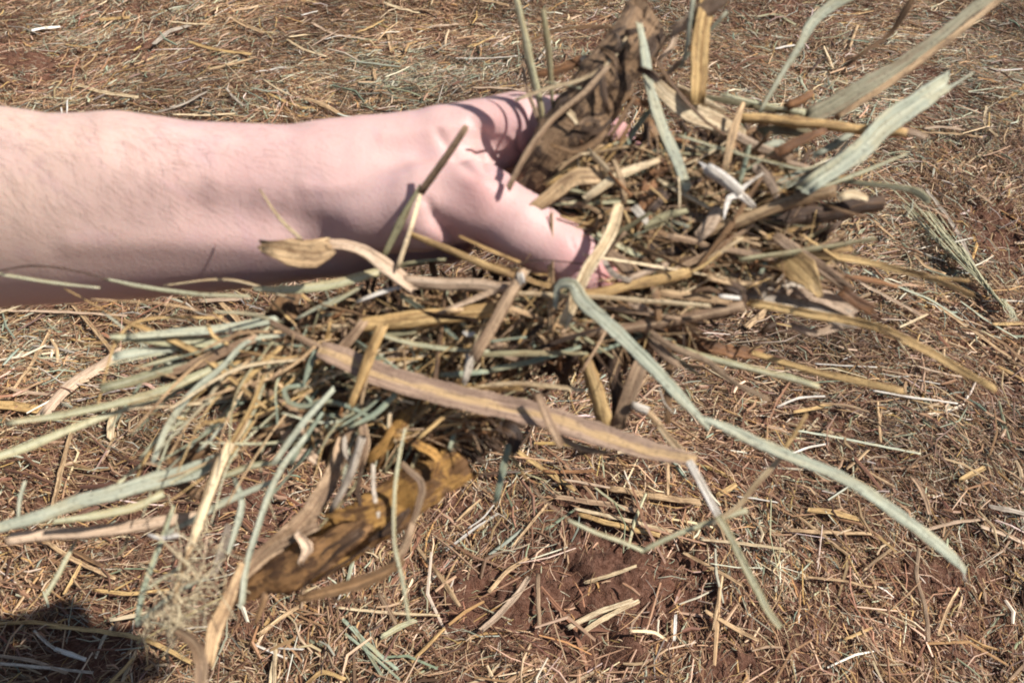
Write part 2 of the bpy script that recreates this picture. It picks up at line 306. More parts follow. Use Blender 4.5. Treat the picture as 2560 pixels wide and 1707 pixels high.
me.loops.add(QQ.size); me.loops.foreach_set('vertex_index', QQ.ravel().astype(np.int32))
me.polygons.add(len(QQ)); me.polygons.foreach_set('loop_start', (np.arange(len(QQ)) * 4).astype(np.int32)); me.polygons.foreach_set('use_smooth', np.zeros(len(QQ), bool))
me.update(calc_edges=True)
ca = me.color_attributes.new('Col', 'FLOAT_COLOR', 'POINT'); ca.data.foreach_set('color', np.c_[CL, np.ones(len(CL))].astype(np.float32).ravel())
ul = me.uv_layers.new(name='UVMap'); ul.data.foreach_set('uv', UU[QQ.ravel()].astype(np.float32).ravel())
m, nt, b, out = new_mat('litter_straw'); at = N(nt, 'ShaderNodeVertexColor', layer_name='Col'); uv = N(nt, 'ShaderNodeUVMap')
mp = N(nt, 'ShaderNodeMapping'); mp.inputs['Scale'].default_value = (16, 1.1, 1); nt.links.new(uv.outputs[0], mp.inputs[0])
st = noise(nt, mp.outputs[0], 1.0, 3, 0.6); c = mixrgb(nt, ramp(nt, st, 0.32, 0.68), (0.62, 0.6, 0.56), (1.25, 1.22, 1.2)); c = mixrgb(nt, 1.0, at.outputs[0], c, 'MULTIPLY')
nt.links.new(c, b.inputs['Base Color']); b.inputs['Roughness'].default_value = 0.5; b.inputs['Specular IOR Level'].default_value = 0.5
translucent_out(nt, b, out, c, 0.12); me.materials.append(m)
link('straw_litter', me, (0, 0, 0), kind='stuff', label='short dry straw and chaff covering the red soil', category='straw litter')

# ------------------------------------------------------------------ larger loose straws lying on the litter
LOOSE = 'larger loose straws lying on the ground'
def loose(key, pts, w, col, prof='v', label=None, z=0.014, name='loose_straw', cat='loose straw', **kw):
    sp = src(key, pts)
    if len(sp) == 2: sp = [sp[0], ((sp[0][0] + sp[1][0]) / 2, (sp[0][1] + sp[1][1]) / 2), sp[1]]
    g3 = []
    for x, y in sp:
        p = gp(x, y, z); zz = float(ground_z(np.array([p[0]]), np.array([p[1]]))[0]) + z; g3.append(gp(x, y, zz))
    zf = np.polyfit(range(len(g3)), [p[2] for p in g3], 1); g3 = [gp(x, y, float(np.polyval(zf, i))) for i, (x, y) in enumerate(sp)]
    d = proj(g3[len(g3) // 2])[2]; w3 = [w * f / FPX * d for f in (np.r_[.85, [1] * (len(sp) - 2), .8])]
    kw.setdefault('roll', random.uniform(-.25, .25)); kw.setdefault('wob', .25)
    return strand_obj(name, cat, label, LOOSE, g3, w3, col, prof, facing=np.array([0, 0, -1.0]), **kw)
LD = '''I tan 24 1120,580 1400,630 1670,665
I mauve 17 780,640 1050,680 1300,730
I pale 12 890,710 1200,780 1500,855
I gold 16 920,750 1200,830 1420,880
I gold 14 520,345 700,470 870,580
I rust 13 690,470 830,475 990,465
I white 10 50,980 200,860 375,745
I white 6 190,835 280,770 350,690
I tan 7 480,950 600,800 700,680
I pale 15 850,1480 1000,1400 1250,1310
I pale 13 945,1505 1080,1420 1280,1320
I pale 11 960,1190 1100,1150 1270,1090
I tan 10 1600,1000 1800,1110 1960,1200
I pale 11 1710,910 2000,940 2240,972
I tan 11 1840,1160 1820,1300 1790,1480
I mauve 13 640,1150 640,1300 650,1480
I tan 13 0,1150 60,1240 120,1335
I pink 18 290,1490 450,1340 570,1180
I tan 14 1750,1390 1900,1480 2060,1565
I white 10 1530,1560 1540,1410
I pale 9 1250,1510 1400,1520 1470,1560
I tan 13 330,1240 450,1110 560,1040
I pgreen 9 1340,620 1280,770 1230,960
I tan 8 1490,420 1490,610
I gold 14 1820,620 1920,560
I pink 9 820,520 960,545 1120,575
I pgreen 7 1000,560 1100,640 1200,710
J gold 17 860,720 1000,740 1140,772
J tan 9 1160,430 1280,500 1390,560
J tan 13 720,850 980,865 1240,872
J tan 12 740,740 900,860 1080,1000
J pink 11 1600,850 1800,800 1990,778
J pink 12 1980,830 2100,870 2240,930
J grey 14 2040,700 2240,740
J tan 8 840,1160 1050,1180 1240,1220
J tan 9 1200,1110 1290,1040 1370,980
J mauve 12 1560,980 1545,1150 1600,1350 1625,1560
J tan 7 1820,1230 1750,1360 1690,1520
J gold 8 1080,1560 1250,1490
J white 7 380,630 500,645 630,667
J white 7 730,350 840,310 960,285
J gold 15 1840,520 1970,450
J mauve 13 1520,510 1580,600 1625,730
J gold 12 750,80 860,60 980,30
J tan 9 1100,440 1160,390 1220,335
J tan 8 1290,20 1300,140 1310,270
J ggreen 7 760,200 1000,240 1300,300 1560,350
J white 9 1270,-60 1500,-20 1800,20
K pink 13 1180,680 1350,770 1570,885
K ggreen 9 1200,590 1420,700 1620,780 1830,910
K grey 11 1610,70 1780,300 1940,610
K white 8 640,1480 780,1425 940,1412
K white 7 890,1200 1080,1212 1280,1222
K tan 9 1540,500 1600,560 1720,610
K gold 11 2050,945 2225,940
K gold 10 2090,1225 2240,1305
K tan 10 1700,840 1900,980 2150,1160
K tan 8 1270,270 1330,330 1390,380
K mauve 9 1930,80 2030,150
K ggreen 8 1840,800 2000,920 2190,1030
K brown 10 2240,1180 2100,1060 1900,960
K pale 7 1440,960 1530,920 1610,880
K pink 7 1560,1220 1680,1255 1830,1285
K white 6 1570,1310 1690,1332
K tan 20 450,950 520,890 570,840
L gold 13 340,1200 700,1240 950,1290 1240,1430
L white 16 380,1350 450,1375 545,1410
L grey 8 230,1230 300,1300 390,1365
L gold 9 430,970 530,790
L white 8 1670,1318 1760,1360 1865,1405
L white 8 1810,1340 1970,1348
L pale 14 1770,1568 1785,1470 1805,1350
L tan 12 1700,1245 1830,1150 1980,1050
L gold 10 720,1568 790,1500 860,1420
L gold 10 0,1180 200,1170 420,1195
L tan 12 240,600 480,760 740,880
L brown 12 450,690 560,750 660,800
L grey 9 0,1440 300,1470 600,1500
L pink 10 0,1390 200,1420 430,1500
L gold 10 620,960 850,985 1090,960
G gold 26 -40,820 100,830 240,850
G pink 10 0,200 400,210 820,235
G tan 11 470,160 620,330 740,480
G pink 32 300,860 430,720 600,600 760,490
G pale 19 720,1015 745,860
G tan 9 100,700 200,560 330,330
G tan 14 1440,150 1520,230 1610,340
G pink 15 1310,135 1450,130 1620,118
G pink 9 60,710 200,735 340,750
G tan 13 350,1480 400,1250 480,950
G grey 8 1210,150 1290,210 1400,240
G brown 9 820,280 950,265 1200,150
G grey 9 220,430 340,440 480,475
G pale 8 640,600 760,530 900,490
H pgreen 16 1570,1290 1660,1240 1750,1200
H gold 11 1750,1430 1850,1330 1925,1250
H pale 13 920,1568 925,1350
H white 7 940,1360 1090,1366
H tan 11 1780,770 1900,920 2020,1100
H tan 10 850,1270 960,1180 1090,1100
H green 12 1340,1200 1500,1360 1640,1480
H green 10 1400,1240 1480,1390 1560,1520
H green 8 1350,1280 1500,1400 1660,1540
H pale 8 1310,1120 1600,1150 1900,1165
H gold 12 1130,1560 1190,1510 1330,1540
H mauve 12 1550,1040 1640,1200
M white 13 230,212 320,198 410,188
M gold 12 680,145 770,135 870,128
M grey 14 1060,300 1140,230 1300,172
M pale 8 1160,150 1290,165 1430,170
M gold 11 1290,288 1450,335 1700,372
M tan 11 1560,110 1680,180 1790,222
M white 10 1760,492 1850,478 1945,460
M pale 11 520,580 700,635 935,668
M grey 11 1070,772 1230,725 1400,635
M pale 7 1810,550 1900,610 1990,655
M gold 9 1840,645 1960,700 2090,745
M tan 14 2100,680 2230,730 2360,810
M pale 7 1190,785 1400,792 1600,780
M grey 7 1550,610 1600,670 1660,722
M tan 8 1440,85 1530,30
M gold 8 460,310 550,325 640,335
M pale 7 1960,270 2080,340 2220,385
M tan 8 1440,480 1600,440 1740,400
M white 6 420,740 425,780
M white 6 460,690 458,780
N pale 10 880,30 1000,70 1150,105
N tan 9 1690,5 1800,25 1910,50
N pink 9 1290,228 1400,220 1530,208
N white 9 1490,495 1700,497 1980,478
N pink 12 1640,745 1850,750 2080,770
N tan 12 910,260 925,340 940,430
N tan 9 785,590 800,670
N tan 10 240,840 400,910 530,985
N white 7 190,130 310,100
N white 9 390,330 460,310 580,300
N pale 7 90,315 200,300 340,282
N gold 7 640,275 740,240 870,170
N gold 7 1630,390 1790,310
N ggreen 8 590,515 800,540 1000,565
N pink 8 280,205 480,300 700,330
D pale 8 940,310 975,390 1005,475
D white 8 630,320 690,308 745,298
D tan 8 1160,170 1130,250 1110,310
D grey 7 2090,170 2160,155 2247,150
D pale 7 1920,160 1990,125
D pale 7 2000,700 2003,830 2070,890
D pgreen 9 520,110 620,100 740,160
D pink 8 730,430 860,445 960,440
D tan 9 1590,870 1800,880 1960,900
D pink 9 1600,840 1700,830 1850,850'''
for ln in LD.split('\n'):
    f = ln.split(); pts = [tuple(float(v) for v in s.split(',')) for s in f[3:]]
    loose(f[0], pts, float(f[2]) * (.8 if f[1] == 'white' else 1), f[1], random.choice('vvhf'))
# a clump of grey-green grass pulled out by the root, lying beyond the bunch
geos = []; rr = random.Random(4)
for i in range(46):
    e = rr.gauss(0, 1); l = rr.uniform(.4, 1)
    path = [(2120, 830), (1990 + 20 * e, 680 + 10 * e), (1800 + 38 * e, 440), (1620 + 75 * e, 210 + 20 * e), (1450 + 110 * e, 0 + 30 * e)]
    k = max(3, int(2 + l * 3.2)); sp = src('K', path[:k]); geos.append(strand_geo([gp(x, y, .016 + rr.random() * .02) for x, y in sp], [rr.uniform(.0012, .0028) * (1 - .12 * j) for j in range(k)], 'v', roll=rr.uniform(-.7, .7), rr=rr, m=6, facing=np.array([0, 0, -1.0]), wob=1.2))
for i in range(14):
    sp = src('K', [(2110 + rr.gauss(0, 14), 780), (2150 + rr.gauss(0, 20), 850), (2170 + rr.gauss(0, 30), 920)]); geos.append(strand_geo([gp(x, y, .016 + rr.random() * .02) for x, y in sp], [.0015, .0012, .0006], 'v', rr=rr, m=6, facing=np.array([0, 0, -1.0]), wob=2))
V, Q, Cp, U = merge(geos); base_ = V[0].copy()
link('grass_clump', make_mesh('grass_clump', V - base_, Q, Cp, U, MATS['pgreen']), tuple(base_), category='grass clump', label='uprooted clump of thin grey-green grass lying on the straw beyond the hand')
# clods of red soil showing where the straw is thin


# ------------------------------------------------------------------ person: forearm and hand as one continuous surface
def cs(px, py, d): return np.array([(px - 1280) / FPX * d, (853.5 - py) / FPX * d, d])
ARM = np.array([  # px, top, bottom, distance of centre, half depth
    (-1500, 190, 900, 0.40, 0.050), (-700, 215, 850, 0.403, 0.048), (0, 280, 762, 0.408, 0.039), (172, 306, 754, 0.409, 0.037), (344, 300, 742, 0.410, 0.035), (497, 320, 728, 0.411, 0.032),
    (650, 325, 712, 0.411, 0.029), (800, 328, 690, 0.411, 0.0265), (915, 330, 655, 0.414, 0.023), (1010, 350, 615, 0.418, 0.018)])
ax_ = (ARM[:, 0] - 1280) / FPX * ARM[:, 3]; ayc = (853.5 - (ARM[:, 1] + ARM[:, 2]) / 2) / FPX * ARM[:, 3]; ayr = (ARM[:, 2] - ARM[:, 1]) / 2 / FPX * ARM[:, 3]
h = 0.0017
X = np.arange(-0.50, 0.085, h); Y = np.arange(0.01, 0.135, h) ; Z = np.arange(0.325, 0.505, h)
Y = np.arange(-0.02, 0.15, h)
GXx, GYy, GZz = np.meshgrid(X, Y, Z, indexing='ij')
def f_arm():
    cy = np.interp(X, ax_, ayc)[:, None, None]; ry = np.interp(X, ax_, ayr)[:, None, None]; cz = np.interp(X, ax_, ARM[:, 3])[:, None, None]; rz = np.interp(X, ax_, ARM[:, 4])[:, None, None]
    sh = np.interp(X, [-0.3, -0.05, 0.0], [0.30, 0.26, 0.08])[:, None, None]; e = np.sqrt(((GYy - cy) / ry) ** 2 + ((GZz + sh * (GYy - cy) - cz) / rz) ** 2)
    f = (e - 1) * np.minimum(ry, rz)
    end = GXx - ax_[-1]
    return np.where(end > 0, np.sqrt(np.maximum(f, 0) ** 2 + end ** 2) + np.minimum(f, 0), f)
def cone(a, b):
    (p, r1), (q, r2) = a, b; d = q - p; L2 = d @ d
    t = np.clip(((GXx - p[0]) * d[0] + (GYy - p[1]) * d[1] + (GZz - p[2]) * d[2]) / L2, 0, 1)
    return np.sqrt((GXx - p[0] - t * d[0]) ** 2 + (GYy - p[1] - t * d[1]) ** 2 + (GZz - p[2] - t * d[2]) ** 2) - (r1 + (r2 - r1) * t)
def smin(a, b, k):
    hh = np.clip(0.5 + 0.5 * (b - a) / k, 0, 1); return b * (1 - hh) + a * hh - k * hh * (1 - hh)
def chain(pts, k=0.002):
    nodes = [(cs(x, y, d), r) for x, y, d, r in pts]; f = None
    for a, b_ in zip(nodes[:-1], nodes[1:]):
        g = cone(a, b_); f = g if f is None else smin(f, g, k)
    return f
palm = f_arm()
for ch in ([(850, 420, .405, .0175), (1100, 352, .407, .0155), (1290, 312, .411, .0148)],
           [(880, 440, .425, .019), (1290, 345, .434, .0145)], [(880, 480, .435, .018), (1280, 405, .450, .0135)],
           [(890, 520, .435, .017), (1250, 455, .458, .0125)], [(890, 565, .422, .0195), (1120, 592, .432, .0135)]):
    palm = smin(palm, chain(ch), 0.014)
thumb = chain([(880, 525, .404, .0215), (1060, 520, .392, .0185), (1195, 500, .388, .0168), (1300, 566, .386, .0148), (1412, 638, .386, .0134), (1465, 672, .387, .0126), (1508, 704, .389, .0102)], 0.004)
hand = smin(palm, thumb, 0.008)
hand = smin(hand, chain([(1120, 430, .403, .013), (1215, 405, .406, .0075), (1262, 395, .410, .006)]), 0.007)
fingers = [[(1290, 312, .411, .0125), (1440, 290, .438, .0105), (1530, 348, .436, .0094), (1590, 398, .420, .0078)],
           [(1290, 345, .434, .0125), (1480, 345, .463, .0108), (1600, 430, .452, .0096), (1630, 490, .434, .0082)],
           [(1280, 405, .450, .0118), (1460, 435, .476, .0102), (1570, 525, .462, .0092), (1585, 590, .446, .0080)],
           [(1250, 455, .458, .0105), (1390, 515, .478, .0090), (1480, 595, .466, .0082), (1500, 645, .452, .0072)]]
ff = None
for fg in fingers:
    g = chain(fg, 0.003); ff = g if ff is None else smin(ff, g, 0.0012)
hand = smin(hand, ff, 0.0045)
def surface_nets(F, org, h):
    nx, ny, nz = F.shape; ins = F < 0
    s = [ins[i:nx - 1 + i, j:ny - 1 + j, k:nz - 1 + k] for i in (0, 1) for j in (0, 1) for k in (0, 1)]
    cnt = sum(a.astype(int) for a in s); act = (cnt > 0) & (cnt < 8); ii = np.argwhere(act)
    vid = -np.ones(act.shape, int); vid[act] = np.arange(len(ii))
    acc = np.zeros((len(ii), 3)); num = np.zeros(len(ii)); cor = [(i, j, k) for i in (0, 1) for j in (0, 1) for k in (0, 1)]
    for a in range(8):
        for b2 in range(a + 1, 8):
            ca_, cb = np.array(cor[a]), np.array(cor[b2])
            if np.abs(ca_ - cb).sum() != 1: continue
            fa = F[tuple((ii + ca_).T)]; fb = F[tuple((ii + cb).T)]; mk = (fa < 0) != (fb < 0)
            t = np.where(mk, fa / np.where(mk, fa - fb, 1), 0)
            acc += np.where(mk[:, None], ca_ + (cb - ca_) * t[:, None], 0); num += mk
    v = (ii + acc / num[:, None]) * h + org
    quads = []
    for ax in range(3):
        d = np.zeros(3, int); d[ax] = 1; o1 = np.zeros(3, int); o1[(ax + 1) % 3] = 1; o2 = np.zeros(3, int); o2[(ax + 2) % 3] = 1
        sl = [slice(1, None)] * 3; sl2 = [slice(1, None)] * 3; sl[ax] = slice(0, -1); sl2[ax] = slice(1, None)
        A = ins[tuple(sl)]; B = ins[tuple(sl2)]; e = np.argwhere(A != B); base = e.copy()
        for k in range(3):
            if k != ax: base[:, k] += 1
        ok = np.all(base < np.array(act.shape), axis=1); base = base[ok]
        flip = A[tuple(e[ok].T)]
        c = [vid[tuple((base - o).T)] for o in (0 * o1, o1, o1 + o2, o2)]
        qd = np.stack(c, 1); qd = np.where(flip[:, None], qd[:, ::1], qd[:, ::-1]); quads.append(qd)
    quads = np.concatenate(quads); return v, quads[(quads >= 0).all(1)]
hv, hq = surface_nets(hand, np.array([X[0], Y[0], Z[0]]), h)
# relax the net a little
def relax(v, q, it, lam=0.5):
    e = np.concatenate([q[:, [0, 1]], q[:, [1, 2]], q[:, [2, 3]], q[:, [3, 0]]]); e = np.unique(np.sort(e, 1), axis=0)
    for i in range(it):
        a = np.zeros_like(v); n_ = np.zeros(len(v)); np.add.at(a, e[:, 0], v[e[:, 1]]); np.add.at(a, e[:, 1], v[e[:, 0]]); np.add.at(n_, e[:, 0], 1); np.add.at(n_, e[:, 1], 1)
        v = v + (a / n_[:, None] - v) * (lam if i % 2 == 0 else -lam * 0.9)
    return v
hv = relax(hv, hq, 8)
def vnormals(v, q):
    fn = np.cross(v[q[:, 2]] - v[q[:, 0]], v[q[:, 3]] - v[q[:, 1]]); n_ = np.zeros_like(v)
    for k in range(4): np.add.at(n_, q[:, k], fn)
    return n_ / np.maximum(np.linalg.norm(n_, axis=1), 1e-12)[:, None]
hn = vnormals(hv, hq)
if ((hv - hv.mean(0)) * hn).sum() < 0: hq = hq[:, ::-1]; hn = -hn
hpx = 1280 + hv[:, 0] / hv[:, 2] * FPX; hpy = 853.5 - hv[:, 1] / hv[:, 2] * FPX; front = np.clip(-hn[:, 2] * 1.6 + 0.35, 0, 1)
def seg_dist(path):
    best = np.full(len(hpx), 1e9)
    for (x0, y0), (x1, y1) in zip(path[:-1], path[1:]):
        dx, dy = x1 - x0, y1 - y0; t = np.clip(((hpx - x0) * dx + (hpy - y0) * dy) / (dx * dx + dy * dy), 0, 1)
        best = np.minimum(best, np.hypot(hpx - x0 - t * dx, hpy - y0 - t * dy))
    return best
relief = np.zeros(len(hv))
for path, s, a in (([(1066, 500), (1091, 560), (1129, 606), (1170, 628)], 9, -0.0016), ([(1090, 545), (1125, 585)], 26, -0.0022), ([(1150, 606), (1175, 618)], 16, 0.0010),
                   ([(500, 515), (640, 540), (800, 575)], 60, -0.0030), ([(180, 606), (450, 606), (690, 616)], 34, 0.0010),
                   ([(1200, 478), (1215, 490)], 34, 0.0014), ([(880, 540), (1000, 510)], 60, 0.0008), ([(1195, 380), (1221, 425), (1262, 452)], 11, -0.0026), ([(1215, 350), (1250, 395)], 34, -0.0035), ([(1040, 430), (1150, 440), (1260, 470)], 26, 0.0012),
                   ([(1095, 330), (1130, 390), (1190, 440)], 12, -0.0013), ([(1180, 300), (1230, 350)], 10, -0.0008), ([(960, 340), (1150, 315)], 18, 0.0009), ([(760, 470), (900, 470), (1000, 440)], 16, 0.0008), ([(1425, 590), (1440, 625)], 5, -0.0006), ([(1445, 585), (1462, 625)], 4, -0.0005), ([(1290, 330), (1300, 380)], 7, -0.0009),
                   ([(260, 300), (420, 330)], 40, 0.001), ([(60, 330), (300, 420), (520, 470)], 60, 0.0012)):
    relief += a * np.exp(-(seg_dist(path) / s) ** 2)
hv = hv + hn * (relief * front)[:, None]
hw_ = CC + hv[:, :1] * RT + hv[:, 1:2] * UP + hv[:, 2:3] * FW
base = np.array(P(700, 520, 0.41)); me = bpy.data.meshes.new('person')
me.from_pydata([tuple(a) for a in (hw_ - base)], [], [tuple(int(i) for i in a) for a in hq]); me.polygons.foreach_set('use_smooth', [True] * len(hq))
red = 0.5 * np.exp(-(seg_dist([(1440, 640), (1520, 700)]) / 75) ** 2) + 0.45 * np.exp(-(seg_dist([(1130, 590), (1200, 620)]) / 60) ** 2) + 0.35 * np.exp(-(seg_dist([(1250, 300), (1330, 360)]) / 70) ** 2) + 0.35 * np.exp(-(seg_dist([(1190, 480), (1230, 500)]) / 60) ** 2) + 0.6 * np.clip((hpx - 1480) / 60, 0, 1)
tanned = np.clip((620 - hpx) / 600, 0, 1)
ca = me.color_attributes.new('Skin', 'FLOAT_COLOR', 'POINT'); ca.data.foreach_set('color', np.stack([np.clip(red, 0, 1), tanned, 0 * red, 1 + 0 * red], -1).astype(np.float32).ravel())
m, nt, b, out = new_mat('skin'); tc = N(nt, 'ShaderNodeTexCoord'); at = N(nt, 'ShaderNodeVertexColor', layer_name='Skin'); sx = N(nt, 'ShaderNodeSeparateColor'); nt.links.new(at.outputs[0], sx.inputs[0])
s1 = noise(nt, tc.outputs['Object'], 38, 4, 0.6, 0.5); s2 = noise(nt, tc.outputs['Object'], 420, 3, 0.6); s3 = noise(nt, tc.outputs['Object'], 1500, 2, 0.6)
c = mixrgb(nt, ramp(nt, s1, 0.36, 0.64), (0.55, 0.352, 0.315), (0.595, 0.395, 0.352))
c = mixrgb(nt, sx.outputs[1], c, (0.60, 0.42, 0.335)); c = mixrgb(nt, sx.outputs[0], c, (0.56, 0.26, 0.24))
v1 = noise(nt, tc.outputs['Object'], 16, 2, 0.5, 2.5); k = N(nt, 'ShaderNodeMath', operation='MULTIPLY'); nt.links.new(ramp(nt, v1, 0.54, 0.62), k.inputs[0]); k.inputs[1].default_value = 0.15
c = mixrgb(nt, k.outputs[0], c, (0.46, 0.28, 0.33)); k = N(nt, 'ShaderNodeMath', operation='MULTIPLY'); nt.links.new(ramp(nt, s2, 0.6, 0.72), k.inputs[0]); k.inputs[1].default_value = 0.25
c = mixrgb(nt, k.outputs[0], c, (0.45, 0.24, 0.18)); nt.links.new(c, b.inputs['Base Color']); b.inputs['Roughness'].default_value = 0.5; b.inputs['Specular IOR Level'].default_value = 0.25
b.inputs['Subsurface Weight'].default_value = 0.25; b.inputs['Subsurface Radius'].default_value = (1, 0.35, 0.2); b.inputs['Subsurface Scale'].default_value = 0.006
bp = N(nt, 'ShaderNodeBump'); bp.inputs['Strength'].default_value = 0.2; bp.inputs['Distance'].default_value = 0.0006
vo_ = N(nt, 'ShaderNodeTexVoronoi'); vo_.inputs['Scale'].default_value = 900; nt.links.new(tc.outputs['Object'], vo_.inputs[0]); ad = N(nt, 'ShaderNodeMath', operation='ADD'); nt.links.new(vo_.outputs[0], ad.inputs[0]); nt.links.new(s2, ad.inputs[1])
nt.links.new(ad.outputs[0], bp.inputs['Height']); nt.links.new(bp.outputs[0], b.inputs['Normal']); me.materials.append(m); me.update()
person = link('person', me, tuple(base), label='bare pale forearm and hand of a person reaching in to grip a bunch of hay', category='person')
# fine hair on the forearm, a part of the person
cand = np.where((hpx < 900) & (hpx > -500) & (hn[:, 2] < 0.35) & (hpy < 640))[0]; pr = np.clip((900 - hpx[cand]) / 500, 0.05, 1) * np.clip((660 - hpy[cand]) / 200, 0.1, 1)
cand = cand[rng.random(len(cand)) < pr]; cand = rng.choice(cand, min(1700, len(cand)), replace=False)
hvv = []; n_ = len(cand); p0 = hw_[cand]; nn = hn[cand]; nn = nn[:, :1] * RT + nn[:, 1:2] * UP + nn[:, 2:3] * FW
dirv = RT * 0.8 - UP * 0.55 + rng.normal(0, 0.22, (n_, 3)); dirv -= nn * (dirv * nn).sum(1)[:, None]; dirv /= np.linalg.norm(dirv, axis=1)[:, None]
Lh = rng.uniform(0.006, 0.015, n_)[:, None]; sd = np.cross(dirv, nn) * 0.000042
for f, wq in ((0, 1), (0.35, 0.9), (0.7, 0.6), (1, 0.15)):
    cc = p0 + dirv * Lh * f + nn * (Lh * 0.28 * math.sin(f * 2.2)); hvv += [cc - sd * wq, cc + sd * wq]
hvv = np.stack(hvv, 1); Fh = np.array([(0, 1, 3, 2), (2, 3, 5, 4), (4, 5, 7, 6)]); qh = (np.arange(n_)[:, None, None] * 8 + Fh).reshape(-1, 4)
me = bpy.data.meshes.new('arm_hair'); me.from_pydata([tuple(a) for a in (hvv.reshape(-1, 3) - base)], [], [tuple(int(i) for i in a) for a in qh])
m, nt, b, out = new_mat('body_hair'); b.inputs['Base Color'].default_value = (0.075, 0.038, 0.02, 1); b.inputs['Roughness'].default_value = 0.4; me.materials.append(m)
link('arm_hair', me, (0, 0, 0), person)

# ------------------------------------------------------------------ the hay held in the hand
HELD = 'pieces of hay held in the hand'
def held(key, pts, w, col, d, prof='f', name='straw_stalk', cat='straw', label=None, **kw):
    sp = src(key, pts); n = len(sp); ds = np.interp(np.linspace(0, 1, n), np.linspace(0, 1, len(d)), d) if hasattr(d, '__len__') else [d] * n
    ws = np.interp(np.linspace(0, 1, n), np.linspace(0, 1, len(w)), w) if hasattr(w, '__len__') else [w] * n
    ex = .45 if name in ('straw_stalk', 'husk_strip', 'stalk_stub', 'corn_stalk') and prof != 't' else .75
    sc_w = .86 if name in ('straw_stalk', 'husk_strip', 'grass_strand') else (.84 if name == 'dry_leaf' else .95)
    wm_ = float(max(ws)); ws = [sc_w * wm_ * (q / wm_) ** ex for q in ws]
    if name in ('straw_stalk', 'corn_stalk') and n > 2: sp = [sp[0]] + [(x * .78 + .22 * (sp[0][0] + (sp[-1][0] - sp[0][0]) * i / (n - 1)), y * .78 + .22 * (sp[0][1] + (sp[-1][1] - sp[0][1]) * i / (n - 1))) if math.hypot(sp[-1][0] - sp[0][0], sp[-1][1] - sp[0][1]) < 260 else (x, y) for i, (x, y) in enumerate(sp)][1:-1] + [sp[-1]]
    if prof in 'th' and name == 'straw_stalk': kw.setdefault('node', True)
    p3 = [P(x, y, q) for (x, y), q in zip(sp, ds)]; w3 = [max(ww, 2) / FPX * q for ww, q in zip(ws, ds)]
    kw.setdefault('roll', random.uniform(-0.3, 0.3)); kw.setdefault('twist', random.uniform(-0.5, 0.5))
    return strand_obj(name, cat, label, HELD, p3, w3, col, prof, **kw)
LEAF = dict(name='dry_leaf', cat='dry leaf'); GRASS = dict(name='grass_strand', cat='grass strand'); HUSK = dict(name='husk_strip', cat='husk strip')
T = held
# upper cluster
T('D', [(865,1200),(1150,1000),(1400,770),(1560,660),(1700,570)], (44,58,66,62,50), 'ggreen', (.362,.370), label='broad pale grey-green leaf strip with a torn end, jutting toward the top corner', roll=-.05, twist=.2, rag=.9, **LEAF)
T('D', [(1700,610),(1800,550),(1910,480)], (9,8,3), 'ggreen', (.3695,.370), label='thin pale awn sticking out past the torn end of the broad leaf', **GRASS)
T('D', [(860,760),(1150,600),(1500,400),(1800,170),(2020,0),(2300,-190)], (56,54,50,44,38,26), 'drygreen', (.392,.398,.404), label='long two-toned olive leaf running off the top corner of the photo', roll=-.1, twist=.3, **LEAF)
T('D', [(1030,760),(1300,590),(1500,450),(1800,225),(2060,20),(2300,-160)], (12,18,20,18,14,10), 'tan', (.386,.392,.398), label='tan edge ribbon folded along the long two-toned leaf', roll=-.4, **HUSK)
T('D', [(390,770),(800,800),(1200,850),(1470,872)], (30,31,28,24), 'gold', (.385,.375), 't', label='smooth round golden stem lying level beneath the two-toned leaf', rag=.2)
T('D', [(1440,850),(1520,868),(1580,890)], (18,20,14), 'pink', .377, label='frayed pale tip past the end of the round golden stem', rag=1.2, **HUSK)
T('C', [(1310,620),(1325,400),(1350,150),(1400,-80)], (46,52,50,44), 'gold', (.374,.366), label='flat tan strip standing upright past the top edge', roll=-.45, twist=.1)
T('C', [(1180,190),(1330,85),(1450,0),(1560,-80)], (18,44,48,36), 'pink', (.372,.36), label='pale flared husk crossing the top of the upright tan strip', **HUSK)
T('C', [(1300,150),(1400,70),(1540,-30)], (6,12,6), 'dark', .368, label='dark fold line on the flared husk at the top edge', **HUSK)
T('C', [(1290,-20),(1265,150),(1250,290),(1215,430)], (13,14,12,8), 'ggreen', (.36,.375), **GRASS)
T('C', [(1290,130),(1290,240),(1270,330)], (7,9,5), 'dark', .37, **GRASS)
T('C', [(1500,90),(1400,200),(1290,320),(1180,440),(1070,520)], (12,10,9,10,8), 'ggreen', (.37,.385), **GRASS)
T('C', [(1290,330),(1190,410),(1090,520)], (14,12,8), 'mauve', .38)
T('C', [(1180,200),(1160,300),(1060,400)], (10,18,8), 'pink', .39)
T('C', [(130,-20),(190,250),(245,500),(290,700),(300,790)], (16,20,22,18,14), 'pgreen', (.365,.385), 't', label='thin pale stem standing upright above the knuckles and leaving the top edge')
T('C', [(195,400),(235,520),(280,700)], (7,10,8), 'dark', .383)
T('C', [(175,430),(190,560),(250,720),(285,800)], (6,8,14,10), 'mauve', .39)
T('C', [(310,80),(335,250),(355,450),(372,715)], (14,20,16,6), 'olive', (.372,.388), 't', label='short olive stem standing upright above the knuckles')
T('C', [(200,280),(350,215),(550,180),(780,190),(930,225)], (7,9,10,11,9), 'brown', (.385,.375), label='arched thin brown blade bridging to the top of the mottled stalk', **GRASS)
T('C', [(870,215),(900,210),(940,200)], (20,22,12), 'dark', .372, **HUSK)
T('C', [(250,490),(420,455),(560,400),(640,400)], (14,20,30,26), 'rust', .392, label='rusty husk reaching back from the mottled stalk over the knuckles', **HUSK)
T('C', [(575,400),(640,425),(695,440)], (20,28,18), 'white', .386, label='small bright white chip behind the mottled stalk', rag=.8, name='straw_chip', cat='straw chip')
